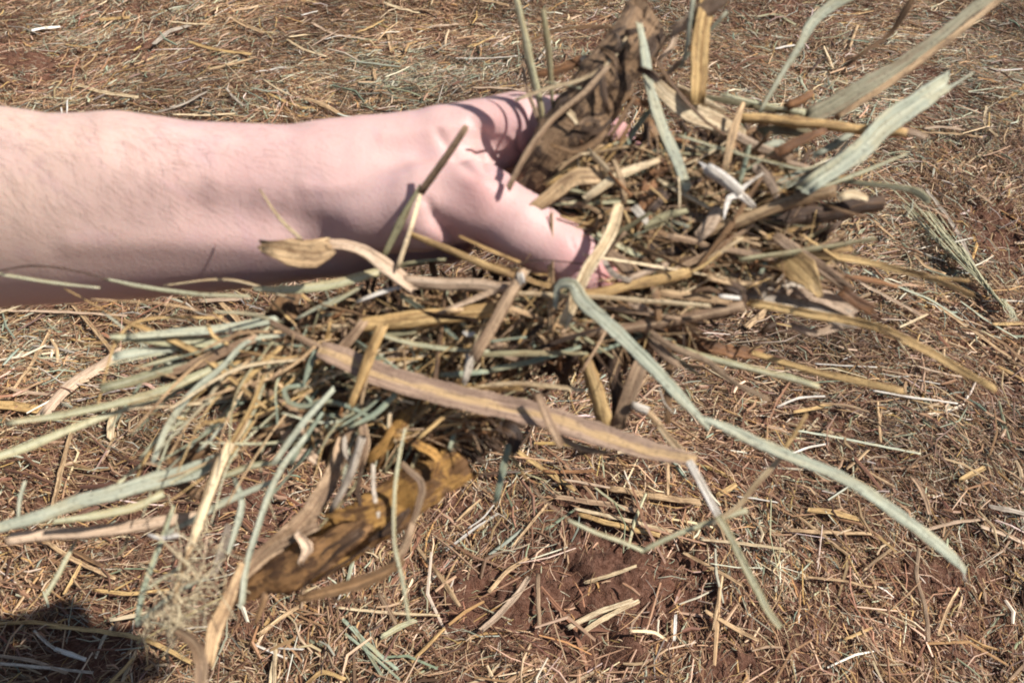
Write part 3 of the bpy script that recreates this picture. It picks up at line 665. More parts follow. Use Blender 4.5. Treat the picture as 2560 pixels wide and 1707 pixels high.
T('C', [(140,650),(350,575),(560,520),(700,440),(850,265)], (6,9,9,10,14), 'pale', .372, label='fine pale strand crossing the knuckles to the top of the mottled stalk')
T('C', [(330,540),(500,560),(620,600)], 7, 'pgreen', .375)
T('C', [(90,1215),(200,1000),(350,800),(600,580),(720,450)], (14,20,16,15,8), 'mauve', .3655, 'h', label='long curved brown husk edge running up from the thumb fold beside the mottled stalk', **HUSK)
T('C', [(120,1300),(260,1130),(400,980),(560,760)], (60,80,90,70), 'mauve', (.385,.394), 'q', label='smooth brown stalk base between the thumb and the knuckles', rag=.2, name='corn_stalk', cat='stalk', roll=0, twist=0)
big = T('C', [(280,1120),(430,920),(600,700),(760,470),(880,290)], (84,138,152,140,112), 'mottled', (.384,.381,.379), 'h', label='thick mottled brown stalk rising from the grip above the thumb', roll=.05, twist=.15, rag=.8, name='corn_stalk', cat='stalk', rough=.08, crump=.2)
for nm, pts, w, col in (('torn_flap', [(690,480),(700,590),(720,700)], (10,22,12), 'dark'), ('torn_flap', [(500,700),(570,620),(660,520)], (8,20,26), 'dark'), 
                        ('torn_flap', [(400,960),(520,990),(640,940),(700,880)], (10,20,22,12), 'brown'), ('torn_flap', [(460,720),(500,760),(520,790)], (14,16,10), 'pale'), ('torn_flap', [(900,650),(820,780),(740,900)], (8,14,9), 'brown'), ('torn_flap', [(540,820),(600,780),(650,790)], (8,16,10), 'mauve'), ('torn_flap', [(600,880),(680,860),(740,800)], (7,12,7), 'dark'), ('torn_flap', [(700,330),(760,370),(800,450)], (8,16,8), 'brown'), ('torn_flap', [(860,300),(880,260),(920,230)], (20,14,6), 'mottled'), ('torn_flap', [(790,330),(800,270),(790,230)], (16,12,5), 'mottled')):
    sp = src('C', pts); strand_obj(nm, None, None, None, [P(x, y, .371) for x, y in sp], list(np.array(w) / FPX * .371), col, 'v', parent=big, rag=1.2, rough=.12)
T('C', [(880,660),(980,680),(1040,690)], (16,20,10), 'rust', .388)
T('C', [(940,190),(975,380),(1000,560),(1075,800),(1170,1030),(1240,1210)], (12,28,26,30,34,26), 'ggreen', (.365,.368,.374), label='grey-green leaf with a dark kink, draped down in front of the mottled stalk', roll=.3, **LEAF)
T('C', [(950,455),(1010,480),(1050,520)], (14,26,14), 'dark', .3645, label='dark kinked patch of leaf wrapped round the draped grey-green leaf', **LEAF)
T('C', [(1030,540),(1150,650),(1300,745),(1420,800),(1540,860)], (14,44,58,52,30), 'pale', (.376,.381), label='pale glossy husk sheath tapering beside the draped grey-green leaf', roll=.35, **HUSK)
T('C', [(1040,390),(1150,560),(1300,740),(1400,830),(1500,885)], (8,9,10,8,5), 'brown', .371)
T('C', [(1050,530),(1250,600),(1400,680),(1470,720)], (22,22,16,9), 'pale', .384)
T('C', [(1220,600),(1500,660),(1700,700),(2000,745)], (9,16,15,10), 'olive', .392, label='dark olive strand lying level behind the round golden stem', **GRASS)
T('C', [(1480,620),(1650,665),(1900,715),(2010,735)], (10,8,10,14), 'pgreen', .388)
T('D', [(700,700),(790,660),(855,615)], (26,28,22), 'rust', .388, 't', label='stubby rusty cut stem above the round golden stem', rag=.2)
T('D', [(1150,-50),(960,60),(860,150),(790,290),(690,440),(600,600),(525,725)], (34,32,30,20,13,9,5), 'ggreen', (.384,.382,.386), label='arched pale grey-green leaf bending down from the top edge', roll=.3, **LEAF)
T('D', [(1540,-40),(1450,110),(1390,200),(1200,345),(1100,420)], (22,20,13,9,14), 'brown', (.376,.388), label='slim dark leaf with a long thin tip hanging from the top edge', **LEAF)
T('C', [(1500,1120),(1515,950),(1555,800),(1605,705)], (16,18,18,9), 'tan', .37, 'v')
T('C', [(1500,880),(1700,970),(1900,1060),(2060,1100)], (14,15,12,8), 'pink', .381)
T('D', [(340,870),(500,960),(700,1020)], (20,24,14), 'pink', .379)
T('D', [(660,985),(760,930),(920,865)], (30,28,14), 'rust', .374, label='short rusty strip under the round golden stem', **HUSK)
T('D', [(0,888),(300,980),(600,1060),(850,1100),(960,1040)], (8,9,9,8,5), 'pgreen', .3735, label='thin pale green strand crossing above the white stub', **GRASS)
T('C', [(850,950),(920,830),(1000,725)], (16,18,14), 'green', .392, **LEAF)
T('D', [(560,860),(700,850),(860,880)], (24,34,14), 'olive', .387, **LEAF)
T('D', [(560,960),(640,935),(720,960)], (16,22,10), 'ggreen', .381, **LEAF)
T('D', [(900,1000),(1020,940),(1110,880)], (20,24,16), 'ggreen', .386, **LEAF)
T('D', [(630,1230),(740,1170),(860,1120)], (30,34,26), 'ggreen', .384, **LEAF)
T('D', [(600,1255),(800,1180),(1000,1040),(1100,930)], (9,10,9,6), 'ggreen', .382, **GRASS)
T('D', [(860,1250),(1100,1160),(1300,1080),(1470,1010)], (6,12,12,5), 'pgreen', .378, label='thin green blade pointing up beneath the broad grey-green leaf', **GRASS)
T('D', [(980,1170),(1200,1200),(1400,1220),(1560,1260),(1610,1300)], (12,14,13,22,20), 'pgreen', (.385,.378), label='pale green blade with a brown drooping end below the broad leaf', **GRASS)
T('D', [(320,1130),(440,1080),(560,1030)], (22,28,20), 'mauve', .385)
T('D', [(320,1050),(350,900),(410,690)], (10,14,8), 'tan', .3735)
ws_ = T('O', [(1640,320),(1850,450),(2020,600)], (32,36,32), 'white', .366, 't', label='fat bleached white stalk stub with a forked end', rag=.12, name='stalk_stub', cat='stalk stub')
for pts, w in (([(1990,590),(2090,500),(2240,400)], (16,9,5)), ([(2000,600),(2080,660),(2140,720)], (20,20,14)), ([(2030,620),(1900,640),(1860,740),(1840,850)], (14,15,12,5)), ([(1640,330),(1610,290),(1590,270)], (18,10,4))):
    sp = src('O', pts); strand_obj('frayed_end', None, None, None, [P(x, y, .365) for x, y in sp], list(np.array(w) / FPX * .365), 'white', 'f', parent=ws_)
T('O', [(330,140),(440,240),(550,365)], (18,18,16), 'pale', .37, label='short pale yellow straw chip between the mottled stalk and the thumb')
T('O', [(220,165),(300,150),(360,150)], 8, 'pale', .37)
T('O', [(0,330),(110,240),(230,165)], (6,9,7), 'tan', .37)
T('O', [(615,270),(670,400),(705,540),(715,680)], (9,17,20,17), 'tan', .368, label='curved orange-tan straw meeting the split straw over the thumb')
T('F', [(640,60),(600,180),(530,320),(440,460),(360,620),(290,790)], (24,34,35,36,34,28), 'pale', (.368,.36,.362), 'v', label='pale split straw slanting across the tip of the thumb', roll=.1, twist=.1, rag=.7)
T('C', [(270,1345),(400,1250),(520,1160),(640,1150)], (30,42,46,56), 'tan', .3735, label='flared tan leaf scrap just above the thumb', rag=1, **LEAF)
T('C', [(345,1200),(480,1110),(620,1020)], (14,22,12), 'gold', .379)
T('C', [(400,1095),(520,1020),(700,985),(860,960)], (6,8,9,5), 'tan', .374)
T('O', [(940,580),(1040,430),(1170,270)], (30,42,36), 'rust', .381, **HUSK)
T('O', [(930,930),(950,740),(990,580)], (34,48,40), 'rust', .3765, label='upright rust-coloured husk in the middle of the bunch', **HUSK)
T('O', [(860,780),(900,830),(950,890)], (22,24,16), 'white', .372, label='small white chip on the rust-coloured husk', name='straw_chip', cat='straw chip')
T('O', [(1330,420),(1342,600),(1335,770)], (5,6,6), 'pale', .372)
T('O', [(1010,940),(1180,850),(1360,800)], (16,30,14), 'olive', .375, **LEAF)
T('O', [(1260,915),(1340,935),(1430,965)], 10, 'ggreen', .371)
T('O', [(1590,1040),(1680,950),(1740,830)], (34,42,30), 'pink', .373, label='pinkish tan chip below the white stalk stub', **HUSK)
T('O', [(1020,540),(1100,600),(1180,690)], 7, 'gold', .372)
T('O', [(1400,330),(1560,380),(1700,560)], 8, 'tan', .377)
T('O', [(220,710),(360,760),(500,860)], (10,12,8), 'tan', .376)
T('O', [(400,960),(430,900),(450,860)], 11, 'tan', .375)
T('O', [(100,890),(180,880),(250,870)], 8, 'gold', .376)
T('O', [(740,820),(780,930),(810,1010)], (9,11,8), 'gold', .374)
T('O', [(1560,90),(1660,110),(1780,90)], (12,18,10), 'pgreen', .379, **LEAF)
T('D', [(520,1120),(590,1190),(640,1330)], (30,34,10), 'pink', .3725, label='small pinkish wedge of leaf hanging beside the white stub', **LEAF)
T('K', [(40,398),(300,300),(550,205),(800,120),(1000,70)], (8,30,36,38,34), 'tan', (.377,.366), 'h', label='long tan stalk slanting up from a sharp point below the white stub', rag=.3)
T('K', [(620,265),(850,225),(1050,190),(1240,160)], (40,48,50,44), 'dark', .383, 'h', label='rough dark brown stalk just under the long tan stalk', rough=.35, name='corn_stalk', cat='stalk')
T('K', [(1060,110),(1130,95),(1200,120)], (20,26,12), 'pale', .3755, label='pale chip on the broken end of the rough dark stalk', name='straw_chip', cat='straw chip')
T('K', [(960,170),(1080,210),(1190,240)], (8,10,6), 'brown', .3765)
T('K', [(700,325),(790,305),(880,285)], (26,24,12), 'gold', .384)
T('F', [(500,300),(800,300),(1100,320),(1400,350),(1650,400)], (40,56,58,46,30), 'dark', (.381,.386), 'h', label='wide dark wet stalk lying level past the thumb tip', rough=.15, name='corn_stalk', cat='stalk', roll=0)
T('F', [(640,230),(850,210),(1080,270)], (20,26,14), 'brown', .378, **HUSK)
T('F', [(1200,310),(1400,330),(1640,385)], (16,22,16), 'mauve', .3775, 'h')
T('F', [(560,390),(850,400),(1150,385)], (16,22,12), 'brown', .378)
T('K', [(560,480),(660,500),(800,600),(905,745)], (16,74,88,12), 'gold', (.382,.368), label='flat kite-shaped golden leaf scrap with a pointed tip', roll=.1, twist=.1, rag=.2, **LEAF)
T('K', [(640,380),(720,440),(900,560),(1100,715)], (20,36,34,26), 'mauve', .374, **HUSK)
T('K', [(1080,740),(1150,790),(1235,835)], (28,36,26), 'rust', .369, label='rusty torn end of husk past the kite-shaped scrap', **HUSK)
T('K', [(835,480),(960,468),(1100,452)], (7,14,16), 'gold', .38, 'h')
T('K', [(840,485),(1050,505),(1300,555),(1600,625),(1890,740)], (13,20,18,15,10), 'gold', (.38,.37), 'v', label='slender golden stem angling out past the kite-shaped scrap')
T('K', [(1600,630),(1740,640),(1880,660)], (8,10,7), 'gold', .371)
T('K', [(1090,630),(1250,655),(1410,695)], (9,16,5), 'rust', .374)
T('K', [(400,635),(600,665),(780,700)], (40,54,40), 'grey', .387, label='crumpled pale grey husk beside the kite-shaped scrap', rough=.2, **HUSK)
T('K', [(480,760),(650,760),(850,830),(1080,900)], (40,62,60,36), 'grey', (.39,.386), 'v', label='wide faded grey husk above the long golden stem', rough=.15, **HUSK)
T('K', [(780,740),(950,770),(1080,830)], (20,46,30), 'pink', .384, **HUSK)
T('K', [(760,960),(880,1000),(1030,960)], (18,24,20), 'pink', .40, rough=.5, **HUSK)
T('K', [(480,700),(520,740),(510,790)], (5,5,4), 'dark', .375)
T('K', [(480,805),(800,862),(1100,920),(1290,960),(1600,1110),(1850,1250),(2020,1350)], (20,26,24,22,20,19,15), 'gold', (.38,.365,.35), 'v', label='long bent golden stem reaching out past the kite-shaped leaf scrap')
T('K', [(1300,975),(1600,1120),(1800,1240)], (5,7,4), 'dark', .3615)
T('F', [(280,900),(600,850),(900,805),(1200,745),(1450,695)], (20,30,34,36,36), 'mauve', .379, 't', label='round weathered stem lying below the thumb tip', rag=.1)
T('F', [(380,605),(550,600),(700,560),(900,520),(1080,478)], (14,28,34,32,26), 'gold', .374, 'h', label='short split golden straw next to the thumb tip', rag=.5)
T('F', [(700,520),(820,470),(940,425)], (22,18,8), 'pink', .373)
T('E', [(1780,478),(2000,485),(2247,520)], (12,14,12), 'pale', .3655)
T('F', [(380,625),(600,640),(850,662),(1230,690)], (14,13,13,9), 'pale', .37, label='thin bright straw lying level under the thumb tip')
T('F', [(930,605),(1150,635),(1330,662)], (22,24,16), 'tan', .377)
T('F', [(560,700),(800,738),(1040,775)], (10,12,7), 'mauve', .375)
T('F', [(740,680),(790,700),(830,730)], (20,30,18), 'pink', .378)
T('F', [(880,590),(900,670),(905,770)], (18,22,14), 'brown', .373)
T('F', [(1130,600),(1240,575),(1290,600)], (10,14,9), 'brown', .374)
T('F', [(1320,630),(1370,635),(1420,640)], (10,14,7), 'white', .372, label='tiny white chip past the thin bright straw', name='straw_chip', cat='straw chip')
T('F', [(1360,560),(1440,600),(1450,660)], (20,34,18), 'dark', .378, **HUSK)
T('F', [(570,330),(650,400),(740,500)], (18,40,14), 'mauve', .375, **HUSK)
T('F', [(560,420),(600,480),(700,520)], (12,18,10), 'grey', .372, **HUSK)
T('F', [(900,395),(940,385),(980,390)], 10, 'pgreen', .375)
T('F', [(1100,480),(1200,430),(1300,350)], (7,9,5), 'gold', .373)
T('F', [(235,650),(255,560),(330,545),(400,650),(560,800),(700,930),(850,1080),(1020,1260),(1190,1440)], (10,22,34,44,42,38,37,34,13), 'ggreen', (.362,.352,.35), label='long pale grey-green leaf curving down from the thumb tip to its pinched middle', roll=.2, twist=.35, wob=.1, **LEAF)
T('J', [(150,120),(300,180),(500,275),(800,400),(1050,500),(1400,730),(1600,880),(1760,1010),(1840,1090)], (10,26,34,32,32,35,36,33,14), 'ggreen', (.35,.34), label='lower half of the long grey-green leaf, ending near the corner of the photo', roll=.1, twist=.3, wob=.1, **LEAF)
T('J', [(1825,1080),(1850,1130),(1866,1180)], (6,5,3), 'white', .34)
T('F', [(1000,955),(1250,1035),(1500,1100),(1750,1160),(1925,1212)], (13,18,19,18,16), 'pgreen', (.385,.375), 'h', label='straight pale green stem pointing away under the long golden stem')
T('F', [(840,860),(1000,960),(1230,1060),(1400,1190),(1610,1295)], (20,20,17,10,8), 'mauve', (.379,.375))
T('F', [(980,1010),(1060,1060),(1150,1130)], (10,14,6), 'olive', .382)
T('F', [(850,900),(930,990),(1010,1060)], (24,34,12), 'mauve', .381)
T('K', [(490,1135),(800,1230),(1100,1300),(1440,1375)], (10,16,21,22), 'gold', (.42,.40), label='broad golden straw end poking out under the pale green stem')
T('F', [(1040,925),(1200,950),(1380,985),(1540,1005)], (26,36,34,26), 'rust', .43, label='crumbling rusty husk fragment hanging below the long golden stem', rough=.5, **HUSK)
T('K', [(450,1130),(520,1060),(580,960)], (5,6,5), 'dark', .42)
T('K', [(550,980),(570,960),(600,950)], (14,24,14), 'dark', .42, 't')
T('F', [(440,1060),(480,1200),(560,1450)], (26,46,50), 'gold', .39, 'h', label='broken golden husk standing on the long brown and gold stalk', rough=.15, **HUSK)
T('F', [(600,950),(620,1150),(650,1440)], (30,40,32), 'dark', .392, 'h')
T('F', [(770,1110),(720,1250),(660,1430)], (38,52,30), 'mauve', .386, label='short brown husk beside the dark one above the long stalk', **HUSK)
T('F', [(960,870),(975,1100),(965,1300),(965,1430)], (10,20,22,12), 'brown', .394)
T('F', [(910,1230),(940,1330),(1000,1390)], (5,6,4), 'grey', .39)
T('I', [(1255,30),(1300,50),(1350,70)], (20,24,22), 'white', .383, 't', label='bright white joint of the straw under the long brown stalk', rag=.2, name='stalk_stub', cat='stalk stub')
T('I', [(1350,75),(1400,120),(1460,200)], (18,20,10), 'tan', .382)
T('I', [(1450,190),(1540,300),(1620,375)], (14,22,20), 'pale', .378, 'v')
T('I', [(1625,400),(1680,500),(1740,610),(1815,750)], (22,23,23,22), 'white', .352, 'f', label='glossy white straw section below the tip of the long brown stalk', rag=.2, roll=0, twist=0)
T('I', [(1815,760),(1890,880),(1990,1080),(2070,1240),(2150,1390),(2220,1480)], (20,20,22,22,20,12), 'pgreen', (.351,.345), 'v', label='grey-green lower length of the white straw, hanging toward the bottom edge', rag=.3)
T('I', [(850,790),(1000,860),(1180,920),(1325,985)], (8,13,13,9), 'pgreen', .362, label='first arm of the pale bent straw, below the white straw')
T('I', [(1325,985),(1560,870),(1800,785),(1990,725)], (12,14,15,15), 'pgreen', (.362,.358), label='second arm of the pale bent straw, crossing the white straw')
T('I', [(1800,790),(1950,700),(2060,560),(2140,470),(2240,360)], (8,14,15,17,10), 'pale', (.356,.35), label='curved pale strand rising from where it crosses the white straw')
T('J', [(680,320),(750,220),(820,105)], (10,13,9), 'gold', .349)
T('E', [(220,675),(400,775),(560,860)], (10,22,26), 'mauve', .373, 'h', label='narrow torn neck of the long brown stalk')
T('E', [(540,850),(700,915),(850,985),(1150,1085),(1500,1175),(1900,1262),(2247,1370),(2500,1450),(2700,1510),(2960,1560)], (34,54,60,62,62,62,58,50,38,12), 'mauvegold', (.369,.366,.36), 'f', label='long flat brown and gold stalk crossing below the thumb down to the white straw', roll=.22, twist=.05, wob=.02, rag=.2, rough=.05, crump=.03, name='corn_stalk', cat='stalk')
T('E', [(1960,1170),(2010,1300),(2080,1450)], (14,24,26), 'mauve', .358, label='brown husk strip lying across the long brown and gold stalk', **HUSK)
T('E', [(810,685),(1100,645),(1400,620),(1640,585)], (30,46,44,36), 'gold', .3735, 'h', label='wide golden stalk lying level below the curled leaf', rag=.4, roll=0, name='corn_stalk', cat='stalk')
T('E', [(930,740),(1100,715),(1300,690)], (14,18,8), 'gold', .377)
T('E', [(800,680),(730,770),(640,860)], (26,30,22), 'mauve', .371)
T('E', [(915,720),(860,860),(800,1020),(735,1180)], (32,34,24,13), 'gold', .361, 'h', label='split tan straw lying over the long brown stalk, forked at its lower end', rag=.8)
T('E', [(850,900),(820,1050),(790,1190)], (14,13,8), 'tan', .362)
T('E', [(175,175),(330,210),(500,225),(560,200)], (30,78,84,50), 'tan', (.362,.36), label='flat curled tan leaf tip hanging over the wrist', roll=.1, twist=.1, rag=.4, **LEAF)
T('E', [(540,165),(680,165),(800,200),(950,300),(1100,420)], (30,26,34,44,40), 'pink', (.362,.37), label='twisted tan leaf running down from the curled tip past the wrist', roll=.2, twist=.6, **LEAF)
T('E', [(1080,400),(1250,415),(1500,420),(1730,440)], (36,38,34,28), 'pink', .371, 'h', label='pinkish split straw lying level under the base of the thumb')
T('A', [(1700,720),(1850,930),(1960,1035)], (4,11,12), 'pale', .362, label='fine pale awn rising from the curled leaf across the wrist', **GRASS)
T('B', [(940,460),(800,670),(665,860)], (18,24,22), 'mauve', (.35,.366), label='brown straw sticking up across the base of the thumb', **LEAF)
T('B', [(640,850),(520,1070),(420,1270)], (8,26,14), 'olive', (.366,.372), label='lower leafy half of the straw that crosses the base of the thumb', **LEAF)
T('B', [(660,860),(600,1080),(510,1350)], (11,14,12), 'pale', .3665, label='thin pale straw forking off the brown straw over the wrist')
T('B', [(610,1145),(850,1245),(1050,1330),(1250,1405)], (15,22,22,16), 'gold', .369, 't', label='round golden straw running down under the base of the thumb')
T('B', [(920,1155),(1100,1240),(1300,1320)], (7,10,7), 'gold', .371)
T('B', [(1230,1345),(1400,1310),(1560,1315),(1740,1335)], 4, 'dark', .3695, label='hair-thin dark strand lying over the thumb', **GRASS)
T('E', [(1640,300),(1780,330),(1900,400),(2050,440)], (18,16,14,10), 'gold', .374)
T('E', [(1050,290),(1200,265),(1330,258)], (8,9,6), 'olive', .376)
T('E', [(130,450),(330,455),(550,430),(800,370),(900,340)], (14,26,28,28,20), 'pgreen', (.374,.377), label='pale green leaf lying along the underside of the wrist', roll=.1, **LEAF)
T('E', [(900,340),(1060,300),(1200,285)], (18,14,8), 'olive', .379, **LEAF)
T('A', [(-300,1290),(-20,1250),(200,1213),(450,1238),(700,1300)], (4,5,5,5,4), 'dark', (.352,.365), label='hair-thin dark strand arched over the forearm', **GRASS)
T('A', [(-200,1240),(40,1275),(350,1325),(640,1355)], (6,9,9,5), 'pgreen', (.355,.366), label='thin yellowish green blade lying over the forearm', **GRASS)
T('A', [(690,1300),(1000,1362),(1300,1400),(1620,1412)], (7,12,12,9), 'pgreen', (.366,.374), label='thin grey-green blade running from the forearm into the bunch', **GRASS)
T('A', [(980,1700),(1150,1630),(1300,1560),(1240,1530)], (4,5,6,4), 'dark', .39)
T('E', [(770,530),(930,470),(1060,432)], (6,12,11), 'white', .372)
T('E', [(540,580),(680,500),(800,430)], (7,14,7), 'pgreen', .376, **GRASS)
T('E', [(380,640),(560,545),(760,465)], (6,12,8), 'ggreen', .378, **GRASS)
T('E', [(1310,605),(1500,525),(1720,440)], (6,14,17), 'pink', .3705)
T('E', [(1840,360),(1690,620),(1545,870)], (26,38,34), 'mauve', (.363,.361), 'h', label='upright fibrous tan stalk below the thumb, leaning over the golden stalk', roll=0)
T('E', [(1830,360),(1835,385),(1840,400)], (18,22,14), 'white', .361, label='white fleck at the top of the upright fibrous stalk', name='straw_chip', cat='straw chip')
T('E', [(1500,890),(1490,980),(1470,1050)], (26,22,12), 'grey', .37, **HUSK)
T('E', [(1470,740),(1495,750),(1520,745)], (10,14,8), 'white', .372, name='straw_chip', cat='straw chip')
T('E', [(790,690),(1000,775),(1300,835),(1610,858)], (8,13,14,9), 'pgreen', .374, label='pale green strand between the golden stalk and the long brown stalk', **GRASS)
T('E', [(1270,1012),(1420,1008),(1600,990)], (14,18,12), 'green', .376, **GRASS)
T('E', [(1660,975),(1900,925),(2200,835)], (14,16,8), 'green', .375, label='blue-green blade beneath the upright fibrous stalk', **GRASS)
T('E', [(1620,795),(1740,780),(1860,765)], (8,8,6), 'green', .372, **GRASS)
T('E', [(1440,1115),(1700,1072),(1980,1078),(2240,1112)], (7,13,13,10), 'pale', (.374,.372), label='pale thin straw just above the long brown stalk')
T('E', [(1620,790),(1760,870),(1920,910)], (20,44,14), 'mauve', .379, **HUSK)
T('E', [(930,940),(1030,880),(1100,830)], (14,26,14), 'pink', .381, **HUSK)
T('E', [(1010,960),(1150,900),(1220,870)], (8,12,6), 'pale', .378)
T('E', [(890,890),(950,860),(1010,845)], (12,15,8), 'ggreen', .381, **LEAF)
T('E', [(490,870),(450,960),(420,1060)], (16,20,8), 'green', .372, **LEAF)
T('E', [(410,1080),(290,1110),(310,1180),(420,1215),(540,1180),(700,1215),(860,1290)], (12,15,15,14,12,13,8), 'green', .373, label='hooked blue-green blade curling at the lower side of the bunch', **GRASS)
T('E', [(600,1115),(450,1280),(330,1430),(225,1580)], (13,19,19,16), 'ggreen', (.37,.365), label='straight grey-green blade pointing down toward the tufted clump', **GRASS)
T('E', [(1000,1150),(890,1260),(720,1350)], (16,18,7), 'green', .371, **GRASS)
T('E', [(910,1165),(780,1270),(640,1355)], (6,10,6), 'green', .372, **GRASS)
T('E', [(530,1270),(440,1400),(340,1580)], (9,14,12), 'green', .371, **GRASS)
T('E', [(1150,1180),(1060,1320),(960,1450),(880,1580)], (38,42,44,40), 'orange', .379, 'h', label='orange-tan strip hanging down from the middle of the long brown stalk', **HUSK)
T('E', [(980,1260),(970,1330),(1010,1440)], (7,12,5), 'pale', .375)
T('E', [(800,1340),(815,1450),(790,1580)], (14,32,22), 'mauve', .374, label='pointed brown seed husk hanging at the centre of the lower cluster', **HUSK)
T('E', [(760,1330),(680,1440),(690,1570)], (10,17,14), 'mauve', .376, **HUSK)
T('E', [(380,1240),(330,1280),(250,1350)], (20,34,20), 'pink', .383, **HUSK)
T('E', [(490,1480),(570,1440),(640,1380)], (22,28,12), 'pink', .385, **HUSK)
T('E', [(200,700),(260,560),(330,510)], (26,50,20), 'brown', .402, rough=.5, **HUSK)
T('E', [(350,540),(330,640),(420,680)], (20,40,22), 'brown', .398, rough=.5, **HUSK)
T('E', [(1180,1300),(1250,1290),(1310,1260)], (8,10,6), 'tan', .388)
T('E', [(1260,1420),(1280,1340),(1310,1290)], (10,12,7), 'tan', .388)
T('E', [(1050,1180),(1090,1185),(1130,1195)], 7, 'pale', .37)
# lower cluster of grass blades
T('G', [(850,372),(1150,342),(1450,318),(1780,262)], (14,24,26,22), 'ggreen', (.37,.38), label='uppermost pale green blade fanning out beneath the forearm', **LEAF)
T('G', [(770,375),(1000,392),(1250,405),(1470,418)], (16,27,32,34), 'pgreen', (.372,.38), label='yellowish blade just under the uppermost one of the fan', **LEAF)
T('G', [(770,500),(900,475),(1120,452)], (26,27,14), 'ggreen', (.372,.378), label='short blue-grey blade tip in the fan beneath the forearm', roll=.7, **LEAF)
T('G', [(700,700),(880,650),(1110,580),(1250,540)], (28,31,28,18), 'pgreen', (.365,.375), label='bright pale green blade with a ragged cut end in the fan', rag=.9, **LEAF)
T('G', [(1110,605),(1280,550),(1450,470),(1620,400)], (16,30,36,20), 'mauve', .372, label='weathered brown strip wedged between the fanned green blades', **LEAF)
T('G', [(1290,540),(1600,480),(1880,480)], (10,14,9), 'brown', .378)
T('G', [(880,580),(1100,515),(1300,470)], (7,10,6), 'pgreen', .376, **GRASS)
T('G', [(1360,300),(1390,370),(1480,415)], (13,9,5), 'gold', .366)
T('G', [(1505,330),(1525,385)], (7,8), 'dark', .368)
T('G', [(80,930),(400,880),(700,820),(1000,740),(1300,620),(1490,530)], (13,22,21,24,23,15), 'pgreen', (.345,.36,.376), label='long green and brown blade reaching far beneath the forearm', **LEAF)
T('G', [(-120,1190),(200,1080),(500,960),(800,850),(1120,760)], (26,26,20,13,9), 'pgreen', (.34,.355,.378), label='long pale blade leaving the side edge of the photo', **LEAF)
T('G', [(1000,1180),(1090,970),(1250,740),(1450,570),(1620,400),(1850,360)], (14,19,19,16,12,9), 'ggreen', (.36,.375), label='green blade curving down from the top of the fan', **GRASS)
T('G', [(920,1160),(1060,1010),(1200,920)], (8,12,6), 'pgreen', .368, **GRASS)
T('L', [(-200,610),(-20,560),(250,480),(500,390),(800,310),(1050,240),(1300,170),(1500,70)], (20,26,34,40,44,52,48,24), 'ggreen', (.345,.36,.378), label='widest grey-green leaf of the lower fan, reaching the side edge', roll=.2, twist=.5, **LEAF)
T('L', [(380,510),(650,470),(880,420),(1040,345)], (12,24,24,22), 'pgreen', (.355,.365), label='green blade lying just under the widest grey-green leaf', **LEAF)
T('L', [(120,620),(300,600),(600,580),(900,540),(1250,490)], (28,32,32,36,28), 'pink', (.36,.378), 'h', label='stout pinkish tan stick with a pale cut end in the lower fan', roll=0, name='corn_stalk', cat='stalk')
T('L', [(1090,590),(1300,480),(1500,370),(1750,265)], (12,20,22,12), 'ggreen', .372, **LEAF)
T('L', [(1480,210),(1650,150),(1840,120)], (17,20,10), 'pgreen', .377, **LEAF)
T('L', [(1225,720),(1300,520),(1380,300),(1450,110),(1490,40)], (12,22,30,33,18), 'pale', (.356,.364), 'h', label='straight pale tan straw standing among the lower green blades', roll=0)
T('L', [(1130,1090),(1165,900),(1230,710)], (10,13,13), 'tan', .354)
T('G', [(1480,1130),(1560,980),(1650,820),(1720,640)], (14,13,11,7), 'gold', .366)
T('G', [(2050,440),(1950,530),(1830,610)], (8,10,6), 'tan', .372)
T('L', [(1580,1040),(1600,850),(1660,620),(1750,360),(1860,130),(1990,-30)], (18,18,18,20,17,13), 'ggreen', (.352,.37), label='long grey-green blade hanging straight down over the orange stalk', **GRASS)
T('L', [(1500,700),(1545,540),(1580,380),(1540,250)], (11,20,20,12), 'ggreen', (.365,.378), **GRASS)
T('L', [(900,1160),(925,1000),(1000,780),(1060,620),(1130,430)], (14,18,15,13,9), 'green', (.36,.375), label='teal blade hanging down to the tufted clump', **GRASS)
T('L', [(950,960),(1080,870),(1220,790)], (7,11,9), 'pgreen', .361, **GRASS)
T('L', [(900,1180),(1050,1050),(1200,950),(1350,880)], (12,12,11,6), 'ggreen', .358, **GRASS)
T('L', [(305,985),(370,880),(440,740),(490,650)], (10,15,12,6), 'pgreen', (.37,.38), label='short pale green blade hanging alone beneath the pinkish stick', **GRASS)
T('L', [(720,330),(800,240),(915,145)], (7,12,10), 'pgreen', (.38,.385), **GRASS)
T('L', [(120,490),(130,370),(160,260)], (7,11,10), 'ggreen', .38, label='short green blade standing above the widest grey-green leaf', **GRASS)
T('L', [(1120,40),(1200,90),(1300,40)], (50,64,40), 'brown', .392, rough=.3, label='curled brown husk scrap among the fanned green blades', **HUSK)
T('L', [(1110,130),(1180,260),(1290,330)], (14,34,24), 'brown', .389, **HUSK)
T('L', [(760,740),(820,680),(830,620)], (5,9,6), 'olive', .385)
T('L', [(980,600),(1040,620),(1160,600)], (7,14,12), 'white', .363, label='little white fleck crossed by the hanging teal blade', name='straw_chip', cat='straw chip')
T('L', [(1120,1060),(1130,800),(1145,560)], (5,6,5), 'pink', .366)
T('L', [(1330,800),(1350,620)], (5,6), 'pink', .37)
